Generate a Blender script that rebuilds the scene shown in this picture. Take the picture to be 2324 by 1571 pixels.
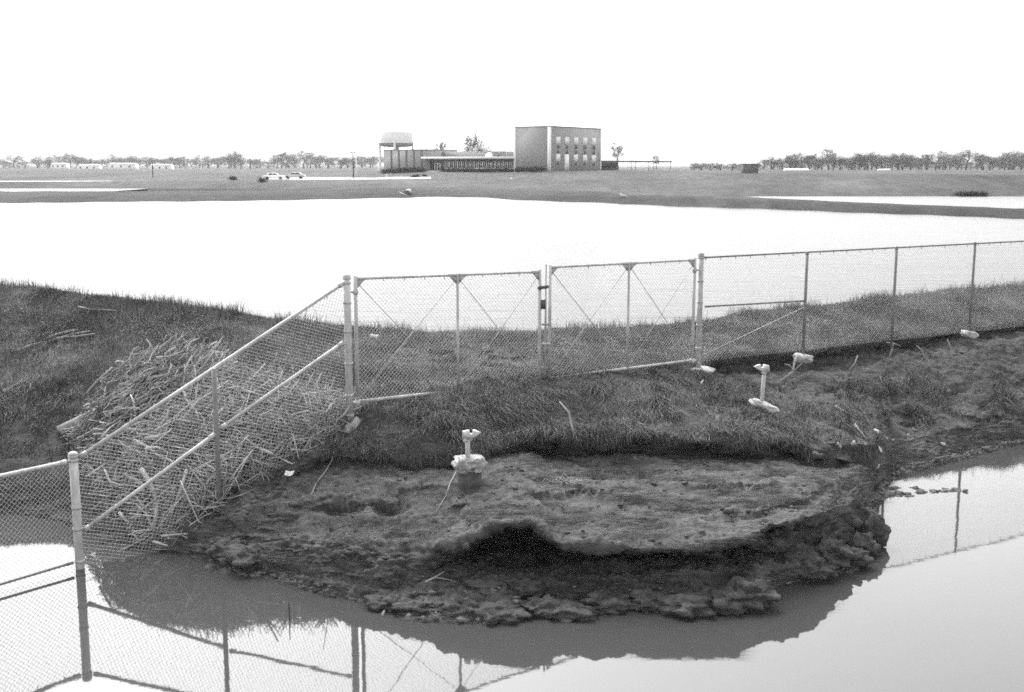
import bpy, math, random
import numpy as np
from mathutils import Vector
from mathutils.bvhtree import BVHTree

random.seed(11)
rng = np.random.default_rng(11)
for o in list(bpy.data.objects):
    bpy.data.objects.remove(o, do_unlink=True)
scene = bpy.context.scene
col = scene.collection

# ------------------------------------------------------------------ camera
H = 6.0                      # eye height above the ditch water (z = 0)
F = 2561.0                   # focal length in the 2324 px wide working frame
PITCH = math.atan((785.5 - 375.0) / F)
CP, SP = math.cos(PITCH), math.sin(PITCH)
cam_data = bpy.data.cameras.new("camera")
cam = bpy.data.objects.new("camera", cam_data)
col.objects.link(cam)
cam.location = (0, 0, H)
cam.rotation_euler = (math.pi / 2 - PITCH, 0, 0)
cam_data.sensor_width = 36.0
cam_data.lens = 36.0 * F / 2324.0
cam_data.clip_start = 0.1
cam_data.clip_end = 9000.0
scene.camera = cam

# ------------------------------------------------------------------ sky, sun, exposure (overcast)
SUN_EL, SUN_AZ = math.radians(50), math.radians(342)
world = bpy.data.worlds.new("World")
scene.world = world
world.use_nodes = True
wn, wl = world.node_tree.nodes, world.node_tree.links
wn.clear()
sky = wn.new("ShaderNodeTexSky")
sky.sky_type = 'NISHITA'
sky.sun_disc = False
sky.sun_elevation = SUN_EL
sky.sun_rotation = SUN_AZ
sky.air_density = 1.0
sky.dust_density = 3.0
sky.ozone_density = 1.0
bw = wn.new("ShaderNodeRGBToBW")
bg = wn.new("ShaderNodeBackground")
bg.inputs['Strength'].default_value = 0.15
wo = wn.new("ShaderNodeOutputWorld")
wl.new(sky.outputs[0], bw.inputs[0])
wl.new(bw.outputs[0], bg.inputs['Color'])
wl.new(bg.outputs[0], wo.inputs['Surface'])
sun_d = bpy.data.lights.new("sun", 'SUN')
sun_d.energy = 0.5
sun_d.angle = math.radians(35)
sun_d.color = (1, 1, 1)
sun = bpy.data.objects.new("sun", sun_d)
col.objects.link(sun)
sv = Vector((math.sin(SUN_AZ) * math.cos(SUN_EL), math.cos(SUN_AZ) * math.cos(SUN_EL), math.sin(SUN_EL)))
sun.location = sv * 60
sun.rotation_euler = sv.to_track_quat('Z', 'Y').to_euler()
vs = scene.view_settings
vs.view_transform = 'Standard'
vs.look = 'None'
vs.exposure = 2.15
vs.gamma = 1.0
vs.use_curve_mapping = False
scene.render.engine = 'CYCLES'
scene.cycles.use_denoising = False
scene.cycles.max_bounces = 6
scene.cycles.volume_bounces = 0
scene.cycles.filter_width = 1.7


# ------------------------------------------------------------------ geometry helpers
def ray(x, y):
    u, v = x - 1162.0, 785.5 - y
    return np.stack([np.asarray(u * np.ones_like(v + u * 0.0)), F * CP + v * SP + 0.0 * u, -F * SP + v * CP + 0.0 * u], -1)


def pz(x, y, z):             # point at height z
    r = ray(np.asarray(x, float), np.asarray(y, float))
    t = (np.asarray(z, float) - H) / r[..., 2]
    return np.array([0, 0, H]) + r * t[..., None]


def pY(x, y, Y):             # point at forward distance Y
    r = ray(np.asarray(x, float), np.asarray(y, float))
    t = np.asarray(Y, float) / r[..., 1]
    return np.array([0, 0, H]) + r * t[..., None]


_perm = np.random.default_rng(5).permutation(256)
_perm = np.concatenate([_perm, _perm, _perm])
_grad = np.random.default_rng(6).normal(size=(256, 3))
_grad /= np.linalg.norm(_grad, axis=1)[:, None]


def perlin(P):
    P = np.asarray(P, float)
    i = np.floor(P).astype(int)
    f = P - i
    w = f * f * f * (f * (f * 6 - 15) + 10)
    i &= 255
    out = 0.0
    for dx in (0, 1):
        for dy in (0, 1):
            for dz in (0, 1):
                h = _perm[_perm[_perm[i[..., 0] + dx] + i[..., 1] + dy] + i[..., 2] + dz] & 255
                d = (f - np.array([dx, dy, dz]))
                g = (_grad[h] * d).sum(-1)
                wx = w[..., 0] if dx else 1 - w[..., 0]
                wy = w[..., 1] if dy else 1 - w[..., 1]
                wz = w[..., 2] if dz else 1 - w[..., 2]
                out = out + g * wx * wy * wz
    return out * 1.6


def fbm(P, octv=4, gain=0.5, lac=2.03):
    a, s, out = 1.0, 1.0, 0.0
    P = np.asarray(P, float)
    for k in range(octv):
        out = out + a * perlin(P * s + k * 17.3)
        a *= gain
        s *= lac
    return out


ORIGIN = {}


def tag(o, label=None, cat=None, group=None, kind=None):
    if label: o['label'] = label
    if cat: o['category'] = cat
    if group: o['group'] = group
    if kind: o['kind'] = kind
    return o


def thing(name, label, cat, loc, group=None):
    o = bpy.data.objects.new(name, None)
    o.empty_display_size = 0.2
    col.objects.link(o)
    loc = np.asarray(loc, float)
    o.location = loc
    ORIGIN[o.name] = loc
    return tag(o, label, cat, group)


def link_mesh(name, me, parent=None, origin=None):
    o = bpy.data.objects.new(name, me)
    col.objects.link(o)
    if parent is not None:
        o.parent = parent
        ORIGIN[o.name] = ORIGIN[parent.name]
    else:
        if origin is not None:
            o.location = origin
        ORIGIN[o.name] = np.zeros(3) if origin is None else np.asarray(origin, float)
    return o


def np_mesh(name, V, faces_list, mat, parent=None, smooth=False, attrs=None, origin=None):
    """faces_list: list of int arrays (n,k)"""
    V = np.asarray(V, np.float64)
    if parent is not None:
        V = V - ORIGIN[parent.name]
    elif origin is not None:
        V = V - np.asarray(origin, float)
    me = bpy.data.meshes.new(name)
    me.vertices.add(len(V))
    me.vertices.foreach_set("co", V.astype(np.float32).ravel())
    tot = [np.full(len(f), f.shape[1], np.int32) for f in faces_list if len(f)]
    idx = [np.asarray(f, np.int32).ravel() for f in faces_list if len(f)]
    tot, idx = np.concatenate(tot), np.concatenate(idx)
    me.loops.add(len(idx))
    me.loops.foreach_set("vertex_index", idx)
    me.polygons.add(len(tot))
    st = np.concatenate([[0], np.cumsum(tot)[:-1]]).astype(np.int32)
    me.polygons.foreach_set("loop_start", st)
    me.polygons.foreach_set("loop_total", tot)
    if smooth:
        me.polygons.foreach_set("use_smooth", np.ones(len(tot), bool))
    me.update(calc_edges=True)
    me.validate()
    for k, a in (attrs or {}).items():
        at = me.attributes.new(k, 'FLOAT', 'POINT')
        at.data.foreach_set("value", np.asarray(a, np.float32))
    me.materials.append(mat)
    return link_mesh(name, me, parent, origin)


class MB:
    """collects shapes in world space, builds them as ONE mesh object"""
    def __init__(self):
        self.V, self.Q, self.n = [], {}, 0

    def add(self, V, faces):
        V = np.asarray(V, float)
        self.V.append(V)
        for f in faces:
            self.Q.setdefault(len(f), []).append(tuple(int(i) + self.n for i in f))
        self.n += len(V)
        return self

    def tube(self, pts, rad, n=6, caps=True):
        pts = np.asarray(pts, float)
        m = len(pts)
        rad = np.broadcast_to(np.asarray(rad, float), (m,))
        T = np.gradient(pts, axis=0) if m > 2 else np.repeat((pts[1] - pts[0])[None], 2, 0)
        T = T / (np.linalg.norm(T, axis=1)[:, None] + 1e-12)
        ref = np.array([0, 0, 1.0]) if abs(T[0, 2]) < 0.9 else np.array([1.0, 0, 0])
        ang = np.arange(n) / n * 2 * math.pi
        V = []
        for k in range(m):
            a = np.cross(T[k], ref); a /= np.linalg.norm(a) + 1e-12
            b = np.cross(T[k], a)
            V.append(pts[k] + rad[k] * (np.cos(ang)[:, None] * a + np.sin(ang)[:, None] * b))
        V = np.concatenate(V)
        fs = []
        for k in range(m - 1):
            for j in range(n):
                j2 = (j + 1) % n
                fs.append((k * n + j, k * n + j2, (k + 1) * n + j2, (k + 1) * n + j))
        if caps:
            fs.append(tuple(range(n))[::-1])
            fs.append(tuple((m - 1) * n + j for j in range(n)))
        return self.add(V, fs)

    def box(self, lo, hi, fn=None):
        lo, hi = np.asarray(lo, float), np.asarray(hi, float)
        V = np.array([[(lo, hi)[i][0], (lo, hi)[j][1], (lo, hi)[k][2]] for i in (0, 1) for j in (0, 1) for k in (0, 1)])
        if fn is not None:
            V = np.array([fn(*v) for v in V])
        return self.add(V, [(0, 1, 3, 2), (4, 6, 7, 5), (0, 4, 5, 1), (2, 3, 7, 6), (0, 2, 6, 4), (1, 5, 7, 3)])

    def blob(self, c, r, seed=0, amp=0.25, freq=1.5, n=14, flat=None, R=None):
        c = np.asarray(c, float)
        V, fs = [], []
        for i in range(n + 1):
            th = math.pi * i / n
            for j in range(2 * n):
                ph = math.pi * j / n
                V.append((math.sin(th) * math.cos(ph), math.sin(th) * math.sin(ph), math.cos(th)))
        V = np.array(V)
        k = 1 + amp * fbm(V * freq + seed * 7.7, 4)
        V = V * k[:, None]
        if flat is not None:
            V[:, 2] = np.clip(V[:, 2], flat[0], flat[1])
        V = V * np.asarray(r, float)
        if R is not None:
            V = V @ np.asarray(R).T
        for i in range(n):
            for j in range(2 * n):
                j2 = (j + 1) % (2 * n)
                fs.append((i * 2 * n + j, (i + 1) * 2 * n + j, (i + 1) * 2 * n + j2, i * 2 * n + j2))
        return self.add(V + c, fs)

    def build(self, name, mat, parent=None, smooth=False, origin=None):
        V = np.concatenate(self.V)
        return np_mesh(name, V, [np.array(q) for q in self.Q.values()], mat, parent, smooth, None, origin)


def rotx(a):
    c, s = math.cos(a), math.sin(a)
    return np.array([[1, 0, 0], [0, c, -s], [0, s, c]])


def roty(a):
    c, s = math.cos(a), math.sin(a)
    return np.array([[c, 0, s], [0, 1, 0], [-s, 0, c]])


def rotz(a):
    c, s = math.cos(a), math.sin(a)
    return np.array([[c, -s, 0], [s, c, 0], [0, 0, 1]])


# ------------------------------------------------------------------ materials (monochrome film: all neutral greys)
def grey(nt, sock, v):
    sock.default_value = (v, v, v, 1)


def mat(name, v, rough=0.85, var=0.25, scale=6.0, stretch=(1, 1, 1), bump=0.0, bscale=30.0, spec=0.3, metal=0.0, patch=0.0, pscale=0.6, attr=None):
    m = bpy.data.materials.new(name)
    m.use_nodes = True
    nt = m.node_tree
    N, L = nt.nodes, nt.links
    b = N['Principled BSDF']
    b.inputs['Roughness'].default_value = rough
    b.inputs['Specular IOR Level'].default_value = spec
    b.inputs['Metallic'].default_value = metal
    tc = N.new('ShaderNodeTexCoord')
    mp = N.new('ShaderNodeMapping')
    mp.inputs['Scale'].default_value = stretch
    L.new(tc.outputs['Object'], mp.inputs['Vector'])
    ns = N.new('ShaderNodeTexNoise')
    ns.inputs['Scale'].default_value = scale
    ns.inputs['Detail'].default_value = 8
    ns.inputs['Roughness'].default_value = 0.65
    L.new(mp.outputs[0], ns.inputs['Vector'])
    mr = N.new('ShaderNodeMapRange')
    mr.inputs['From Min'].default_value = 0.3
    mr.inputs['From Max'].default_value = 0.7
    mr.inputs['To Min'].default_value = v * (1 - var)
    mr.inputs['To Max'].default_value = v * (1 + var)
    L.new(ns.outputs['Fac'], mr.inputs['Value'])
    cur = mr.outputs[0]
    if patch:
        n2 = N.new('ShaderNodeTexNoise')
        n2.inputs['Scale'].default_value = pscale
        n2.inputs['Detail'].default_value = 4
        L.new(mp.outputs[0], n2.inputs['Vector'])
        m2 = N.new('ShaderNodeMapRange')
        m2.inputs['From Min'].default_value = 0.35
        m2.inputs['From Max'].default_value = 0.65
        m2.inputs['To Min'].default_value = 1 - patch
        m2.inputs['To Max'].default_value = 1 + patch
        L.new(n2.outputs['Fac'], m2.inputs['Value'])
        mu = N.new('ShaderNodeMath'); mu.operation = 'MULTIPLY'
        L.new(cur, mu.inputs[0]); L.new(m2.outputs[0], mu.inputs[1])
        cur = mu.outputs[0]
    if attr:
        at = N.new('ShaderNodeAttribute'); at.attribute_name = attr
        mu = N.new('ShaderNodeMath'); mu.operation = 'MULTIPLY'
        L.new(cur, mu.inputs[0]); L.new(at.outputs['Fac'], mu.inputs[1])
        cur = mu.outputs[0]
    L.new(cur, b.inputs['Base Color'])
    if bump:
        bn = N.new('ShaderNodeTexNoise')
        bn.inputs['Scale'].default_value = bscale
        bn.inputs['Detail'].default_value = 8
        L.new(mp.outputs[0], bn.inputs['Vector'])
        bp = N.new('ShaderNodeBump')
        bp.inputs['Strength'].default_value = 1.0
        bp.inputs['Distance'].default_value = bump
        L.new(bn.outputs['Fac'], bp.inputs['Height'])
        L.new(bp.outputs[0], b.inputs['Normal'])
    return m


def mat_bank():
    """bare earth and matted straw, or soil under grass, by how grassy the ground is there"""
    m = bpy.data.materials.new("bank_earth")
    m.use_nodes = True
    nt = m.node_tree
    N, L = nt.nodes, nt.links
    b = N['Principled BSDF']
    b.inputs['Roughness'].default_value = 0.9
    b.inputs['Specular IOR Level'].default_value = 0.15
    tc = N.new('ShaderNodeTexCoord')

    def noise(scale, stretch, detail=9, rough=0.65, dist=0.0):
        mp = N.new('ShaderNodeMapping'); mp.inputs['Scale'].default_value = stretch
        L.new(tc.outputs['Object'], mp.inputs['Vector'])
        n = N.new('ShaderNodeTexNoise')
        n.inputs['Scale'].default_value = scale; n.inputs['Detail'].default_value = detail
        n.inputs['Roughness'].default_value = rough; n.inputs['Distortion'].default_value = dist
        L.new(mp.outputs[0], n.inputs['Vector'])
        return n.outputs['Fac']

    def rng_(s, a, b_, lo, hi):
        r = N.new('ShaderNodeMapRange')
        r.inputs['From Min'].default_value = a; r.inputs['From Max'].default_value = b_
        r.inputs['To Min'].default_value = lo; r.inputs['To Max'].default_value = hi
        L.new(s, r.inputs['Value'])
        return r.outputs[0]

    def op(kind, a, b_):
        o = N.new('ShaderNodeMath'); o.operation = kind
        for i, s in enumerate((a, b_)):
            if isinstance(s, (int, float)): o.inputs[i].default_value = s
            else: L.new(s, o.inputs[i])
        return o.outputs[0]
    mudc = rng_(noise(5.0, (0.6, 1, 1.4)), 0.33, 0.68, 0.024, 0.125)
    strw = rng_(noise(9.0, (0.25, 1.6, 2.0), dist=0.6), 0.35, 0.7, 0.035, 0.17)
    at2 = N.new('ShaderNodeAttribute'); at2.attribute_name = 'straw'
    patch = rng_(noise(0.9, (0.6, 1, 1), 5), 0.35, 0.62, 0.0, 1.0)
    fac = op('MULTIPLY', at2.outputs['Fac'], patch)
    c1 = op('ADD', op('MULTIPLY', mudc, op('SUBTRACT', 1.0, fac)), op('MULTIPLY', strw, fac))
    at = N.new('ShaderNodeAttribute'); at.attribute_name = 'grassy'
    soil = rng_(noise(7.0, (1, 1, 1)), 0.3, 0.7, 0.03, 0.07)
    c2 = op('ADD', op('MULTIPLY', c1, op('SUBTRACT', 1.0, at.outputs['Fac'])), op('MULTIPLY', soil, at.outputs['Fac']))
    L.new(c2, b.inputs['Base Color'])
    h = op('ADD', op('MULTIPLY', noise(14.0, (0.5, 1, 1.4)), 0.05), op('MULTIPLY', noise(60.0, (0.6, 1, 1)), 0.02))
    bp = N.new('ShaderNodeBump'); bp.inputs['Distance'].default_value = 1.0; bp.inputs['Strength'].default_value = 0.9
    L.new(h, bp.inputs['Height'])
    L.new(bp.outputs[0], b.inputs['Normal'])
    return m


def mat_water(name, v, rough, bump, bscale, stretch, ior=1.36):
    m = bpy.data.materials.new(name)
    m.use_nodes = True
    N, L = m.node_tree.nodes, m.node_tree.links
    b = N['Principled BSDF']
    grey(None, b.inputs['Base Color'], v)
    b.inputs['Roughness'].default_value = rough
    b.inputs['IOR'].default_value = ior
    tc = N.new('ShaderNodeTexCoord')
    mp = N.new('ShaderNodeMapping'); mp.inputs['Scale'].default_value = stretch
    L.new(tc.outputs['Object'], mp.inputs['Vector'])
    n = N.new('ShaderNodeTexNoise'); n.inputs['Scale'].default_value = bscale; n.inputs['Detail'].default_value = 4
    L.new(mp.outputs[0], n.inputs['Vector'])
    n3 = N.new('ShaderNodeTexNoise'); n3.inputs['Scale'].default_value = 0.35; n3.inputs['Detail'].default_value = 5
    L.new(mp.outputs[0], n3.inputs['Vector'])
    r = N.new('ShaderNodeMapRange'); r.inputs['To Min'].default_value = v * 0.8; r.inputs['To Max'].default_value = v * 1.2
    L.new(n3.outputs['Fac'], r.inputs['Value']); L.new(r.outputs[0], b.inputs['Base Color'])
    bp = N.new('ShaderNodeBump'); bp.inputs['Distance'].default_value = bump
    L.new(n.outputs['Fac'], bp.inputs['Height']); L.new(bp.outputs[0], b.inputs['Normal'])
    return m


M = dict(
    bank=mat_bank(),
    field=mat("field_grass", 0.058, 0.95, 0.35, 0.5, (1, 0.4, 1), patch=0.32, pscale=0.06, spec=0.1, attr="tone"),
    grass=mat("grass_blade", 0.165, 0.9, 0.3, 1.2, attr='tint', patch=0.3, pscale=0.5, spec=0.1),
    straw=mat("dry_straw", 0.125, 0.9, 0.35, 3.0, attr='tint', spec=0.1),
    wood=mat("weathered_stick", 0.235, 0.85, 0.4, 9.0, (1, 1, 1), spec=0.15, attr="tint"),
    branch=mat("pale_branch", 0.26, 0.85, 0.3, 9.0, (1, 1, 1), bump=0.004, bscale=40, spec=0.15),
    darkwood=mat("dark_wood_and_gap_shade", 0.03, 0.95, 0.5, 8.0, bump=0.03, bscale=14, spec=0.1),  # dark wood; on the heap core it stands for shade between sticks
    galv=mat("galvanised_steel", 0.38, 0.5, 0.2, 14.0, (1, 1, 0.4), spec=0.5, patch=0.2, pscale=3),
    galvdark=mat("backlit_and_grey_steel", 0.16, 0.55, 0.25, 14.0, (1, 1, 0.4), spec=0.4),  # darker galv: backlit tone of fence pipes put into colour; also grey fittings
    wire=mat("fence_wire", 0.34, 0.5, 0.15, 20, spec=0.5),
    iron=mat("dark_iron", 0.06, 0.5, 0.3, 20, spec=0.5),
    concrete=mat("weathered_concrete", 0.36, 0.95, 0.4, 9, bump=0.03, bscale=26, patch=0.3, pscale=3.5, spec=0.1),
    concrete_dark=mat("dark_concrete", 0.07, 0.85, 0.3, 10, bump=0.008, bscale=30),  # darker grey for the footing shaft
    paper=mat("paper_scrap", 0.6, 0.9, 0.1, 8),
    brick=mat("pale_brick", 0.28, 1.0, 0.1, 4.0, (1, 1, 2.5), bump=0.0, spec=0.05),
    brick_hall=mat("pale_brick_panel", 0.29, 1.0, 0.1, 4.0, (1, 1, 2.5), spec=0.05),
    white=mat("white_paint", 0.8, 0.6, 0.06, 2.0),
    white2=mat("white_enamel_panel", 0.72, 0.9, 0.08, 1.5),
    glass=mat("dark_window_glass", 0.02, 0.08, 0.2, 0.5, spec=0.5),
    shade=mat("eave_shade_and_fittings", 0.06, 0.9, 0.2, 2),  # shade under roof edges put into colour; also dark lamp post and vent
    joint=mat("dark_joint", 0.1, 0.9, 0.2, 2),
    roofgrey=mat("grey_roofing", 0.13, 0.9, 0.2, 1.0),
    road=mat("pale_concrete_drive", 0.4, 0.9, 0.12, 1.0, patch=0.1, pscale=0.2),
    bark=mat("tree_bark", 0.05, 0.95, 0.3, 3),
    leaf=mat("tree_leaf", 0.1, 0.9, 0.35, 0.8, spec=0.1),
    leafd=mat("shrub_leaf", 0.025, 0.9, 0.35, 2, spec=0.1),
    tank=mat("silver_tank_paint", 0.7, 0.8, 0.06, 0.6, spec=0.1),
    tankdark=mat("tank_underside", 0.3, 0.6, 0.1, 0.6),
    car=mat("white_car_paint", 0.62, 0.25, 0.03, 1, spec=0.5),
    carg=mat("pale_grey_car_paint", 0.42, 0.25, 0.03, 1, spec=0.5),
    tyre=mat("tyre_rubber", 0.02, 0.9, 0.2, 5),
    ditch=mat_water("muddy_ditch_water", 0.05, 0.03, 0.0012, 1.6, (1, 1, 1), 1.52),
    pond=mat_water("silty_pond_water", 0.10, 0.28, 0.09, 1.3, (0.3, 1.5, 1), 1.085),
)

# ------------------------------------------------------------------ near bank: a lofted ground sheet
XS = np.arange(-280, 2624, 3.0)
NC = len(XS)


def sm(a, w):
    if w <= 1: return a
    k = np.hanning(w + 2)[1:-1]; k /= k.sum()
    return np.convolve(np.pad(a, (w // 2, w - 1 - w // 2), mode='edge'), k, mode='valid')


def row(ctrl, w=9):
    c = np.array(ctrl, float)
    y = sm(np.interp(XS, c[:, 0], c[:, 1]), w)
    z = sm(np.interp(XS, c[:, 0], c[:, 2]), w)
    return pz(XS, y, z * H)


CREST = row([(-300, 632, .54), (0, 652, .51), (95, 662, .5), (230, 679, .485), (420, 695, .455), (640, 731, .41), (810, 751, .38), (1000, 761, .365),
             (1100, 763, .36), (1230, 762, .358), (1400, 751, .355), (1590, 740, .36), (1700, 716, .375), (1830, 702, .39), (2035, 677, .405), (2213, 659, .42), (2324, 652, .43), (2640, 630, .45)], 25)
ROW_D = row([(-300, 870, .29), (95, 880, .26), (180, 900, .25), (400, 930, .22), (640, 955, .25), (740, 955, .265), (785, 950, .28), (830, 925, .30), (900, 908, .312), (1035, 882, .324), (1100, 871, .326), (1235, 860, .315),
             (1400, 840, .306), (1500, 834, .295), (1560, 838, .28), (1590, 832, .275), (1640, 812, .297), (1700, 806, .29), (1830, 798, .28), (2035, 770, .29), (2213, 746, .297), (2324, 733, .303), (2640, 696, .315)], 9)
ROW_E = row([(-300, 1070, .10), (95, 1090, .08), (180, 1100, .07), (330, 1100, .105), (400, 1100, .12), (560, 1088, .145), (640, 1072, .16), (740, 1020, .215), (790, 978, .25), (830, 950, .285), (900, 930, .3), (1100, 890, .315), (1400, 856, .3),
             (1560, 856, .265), (1600, 858, .228), (1640, 852, .222), (1700, 852, .215), (1830, 852, .2), (2035, 812, .225), (2213, 790, .235), (2324, 778, .24), (2640, 740, .25)], 9)
ROW_F = row([(-300, 1130, .04), (0, 1135, .035), (95, 1140, .028), (180, 1155, .022), (330, 1185, .045), (432, 1185, .065), (560, 1140, .12), (640, 1088, .15), (700, 1062, .17), (770, 1035, .195), (850, 1035, .2), (950, 1040, .2),
             (1060, 1030, .2), (1150, 1010, .21), (1240, 1000, .225), (1283, 998, .235), (1438, 995, .24), (1574, 1000, .235), (1700, 1006, .225), (1790, 1008, .215), (1850, 1040, .19), (1982, 1035, .135),
             (2018, 1010, .06), (2115, 985, .07), (2218, 960, .08), (2324, 940, .08), (2640, 870, .09)], 7)
ROW_I = row([(-300, 1160, .012), (0, 1152, .011), (95, 1162, .01), (180, 1176, .01), (330, 1225, .02), (432, 1228, .03), (560, 1230, .06), (700, 1220, .09), (850, 1225, .11), (950, 1240, .115), (1010, 1240, .126), (1060, 1225, .144),
             (1110, 1202, .162), (1150, 1190, .172), (1185, 1185, .176), (1220, 1192, .168), (1250, 1220, .15), (1285, 1240, .13), (1400, 1246, .13), (1500, 1252, .13), (1560, 1250, .13), (1620, 1240, .135), (1680, 1230, .14),
             (1720, 1208, .145), (1750, 1190, .15), (1790, 1185, .15), (1850, 1170, .15), (1900, 1150, .14), (1930, 1130, .13), (1950, 1130, .10), (1962, 1142, .05), (1976, 1116, .015), (2018, 1070, .012), (2115, 1040, .015),
             (2218, 1018, .012), (2324, 990, .015), (2640, 918, .015)], 5)
ROW_L = row([(-300, 1170, .004), (0, 1160, .004), (95, 1170, .004), (180, 1190, .004), (330, 1240, .008), (432, 1248, .012), (560, 1270, .03), (700, 1280, .04), (850, 1310, .05), (950, 1325, .04), (1060, 1300, .045), (1185, 1300, .05),
             (1400, 1300, .04), (1560, 1300, .045), (1680, 1295, .05), (1722, 1300, .06), (1735, 1290, .05), (1776, 1290, .04), (1850, 1278, .035), (1900, 1257, .03), (1945, 1242, .02), (1960, 1196, .012), (1974, 1136, .004),
             (2018, 1081, .004), (2115, 1050, .004), (2218, 1026, .004), (2324, 1000, .004), (2640, 930, .004)], 5)
ROW_W = row([(-300, 1178, -.004), (0, 1168, -.004), (95, 1177, -.004), (170, 1192, -.004), (250, 1230, -.004), (330, 1252, -.004), (432, 1261, -.004), (512, 1303, -.004), (630, 1317, -.004), (695, 1341, -.004), (767, 1370, -.004), (858, 1396, -.004),
             (941, 1408, -.004), (1102, 1417, -.004), (1218, 1402, -.004), (1294, 1404, -.004), (1405, 1392, -.004), (1574, 1399, -.004), (1715, 1394, -.004), (1733, 1349, -.004), (1776, 1336, -.004), (1848, 1325, -.004), (1873, 1316, -.004),
             (1940, 1291, -.004), (1953, 1266, -.004), (1960, 1236, -.004), (1964, 1200, -.004), (1974, 1146, -.004), (2018, 1092, -.004), (2115, 1059, -.004), (2218, 1034, -.004), (2324, 1008, -.004), (2640, 942, -.004)], 5)


def wobble(P, f, a_, k, mask=1.0):
    d = fbm(P * f + k, 3) * a_ * mask
    P[:, 0] *= 1 + d / P[:, 1]
    P[:, 1] += d
    P[:, 2] += .12 * fbm(P * f * 1.7 + k + 9, 2) * a_ * mask


wobble(ROW_F, .8, .22, 3.0, np.interp(XS, [500, 760, 1900, 2000], [0, 1, 1, 0]))
wobble(ROW_I, .9, .13, 13.0, np.interp(XS, [600, 900, 1850, 1960], [0, 1, 1, 0]))
wobble(ROW_D, .8, .14, 23.0, np.interp(XS, [1640, 1700], [0, 1]))


def ipx(c):
    c = np.array(c, float)
    return np.interp(XS, c[:, 0], c[:, 1])


def back(P, dY, z):          # push a row away from the camera along its own column, at height z
    q = P.copy()
    r = (P[:, 1] + dY) / P[:, 1]
    q[:, 0] = P[:, 0] * r
    q[:, 1] = P[:, 1] + dY
    q[:, 2] = z
    return q


ROW_A = back(CREST, 0.95 * H, 0.35)
ROW_B = back(CREST, 0.28 * H, CREST[:, 2] - 0.22)
s1 = sm(ipx([(-300, 0), (640, 0), (760, .5), (1150, .5), (1225, 1), (1800, 1), (1850, .6), (1990, .5), (2010, 0), (2640, 0)]), 9)
drop1 = ipx([(-300, .02), (640, .03), (780, .12), (1150, .16), (1240, .34), (1700, .34), (1850, .2), (1990, .12), (2020, .04), (2640, .04)])
ROW_G = back(ROW_F, 0.65 * s1 + 0.0, ROW_F[:, 2] - drop1 * 0.5)
ROW_H = back(ROW_F, 0.42 * s1 - 0.04, ROW_F[:, 2] - drop1)
rec = sm(ipx([(-300, 0), (960, 0), (1030, .5), (1110, 1.25), (1185, 1.6), (1240, 1.4), (1300, 1.25), (1680, 1.25), (1735, .8), (1800, .35), (1900, .2), (1960, .05), (1990, 0), (2640, 0)]), 7)
tI = 0.30
mixJ = ROW_I + (ROW_L - ROW_I) * 0.33
mixK = ROW_I + (ROW_L - ROW_I) * 0.66
a = np.clip(rec / 0.35, 0, 1)[:, None]
ROW_J0 = back(ROW_I, rec * 0.22, ROW_I[:, 2] - 0.11)
ROW_J0 = mixJ * (1 - a) + ROW_J0 * a
ROW_J = back(ROW_I, rec * 1.35, np.maximum(ROW_I[:, 2] - 0.28, ROW_L[:, 2] + 0.2))
ROW_J = (ROW_I + (ROW_L - ROW_I) * 0.5) * (1 - a) + ROW_J * a
ROW_K = back(ROW_I, rec * 1.3, ROW_L[:, 2] + 0.0)
ROW_K = mixK * (1 - a) + ROW_K * a
ROW_X = back(ROW_W, -0.6, -0.35)
ROW_Y = back(ROW_W, -5.0, -1.4)

ones = np.ones(NC)
g_D = ipx([(-300, 1), (150, 1), (240, .5), (700, .5), (800, .9), (2640, 1)])
g_E = ipx([(-300, .9), (150, .8), (240, .2), (700, .25), (800, .9), (1540, .9), (1600, 0), (2640, 0)])
g_E2 = ipx([(-300, .8), (150, .7), (240, .2), (700, .2), (800, .95), (1540, .95), (1610, .0), (2640, .0)])
g_M = ipx([(-300, .6), (150, .5), (240, .1), (700, .15), (800, .85), (1540, .8), (1700, .5), (1850, .32), (2640, .34)])
g_F = ipx([(-300, .4), (150, .3), (240, 0), (690, .1), (780, .85), (1240, .7), (1300, .45), (1600, .4), (1850, .1), (2000, .1), (2640, .2)])
zero = np.zeros(NC)
st_b = ipx([(-300, 0), (560, .1), (900, .45), (1150, 1), (1800, 1), (1900, .5), (1940, .15), (1995, .15), (2020, .8), (2640, .8)])
MID_EF = ROW_E * 0.5 + ROW_F * 0.5
MID_EF[:, 2] += ipx([(-300, 0), (780, 0), (900, .05), (1500, .12), (1700, .0), (2640, 0)])
MID_HI = ROW_H * 0.5 + ROW_I * 0.5
MID_HI[:, 2] += ipx([(-300, 0), (900, 0), (1300, .05), (1700, .1), (1950, .1), (2000, 0), (2640, 0)])
Es = back(ROW_D, 0.42, ROW_D[:, 2] * 0.5 + ROW_E[:, 2] * 0.5)     # scarp under the right fence
aa = sm(ipx([(-300, 0), (1560, 0), (1620, 1), (2640, 1)]), 9)[:, None]
Es = (ROW_D * 0.5 + ROW_E * 0.5) * (1 - aa) + Es * aa
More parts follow.
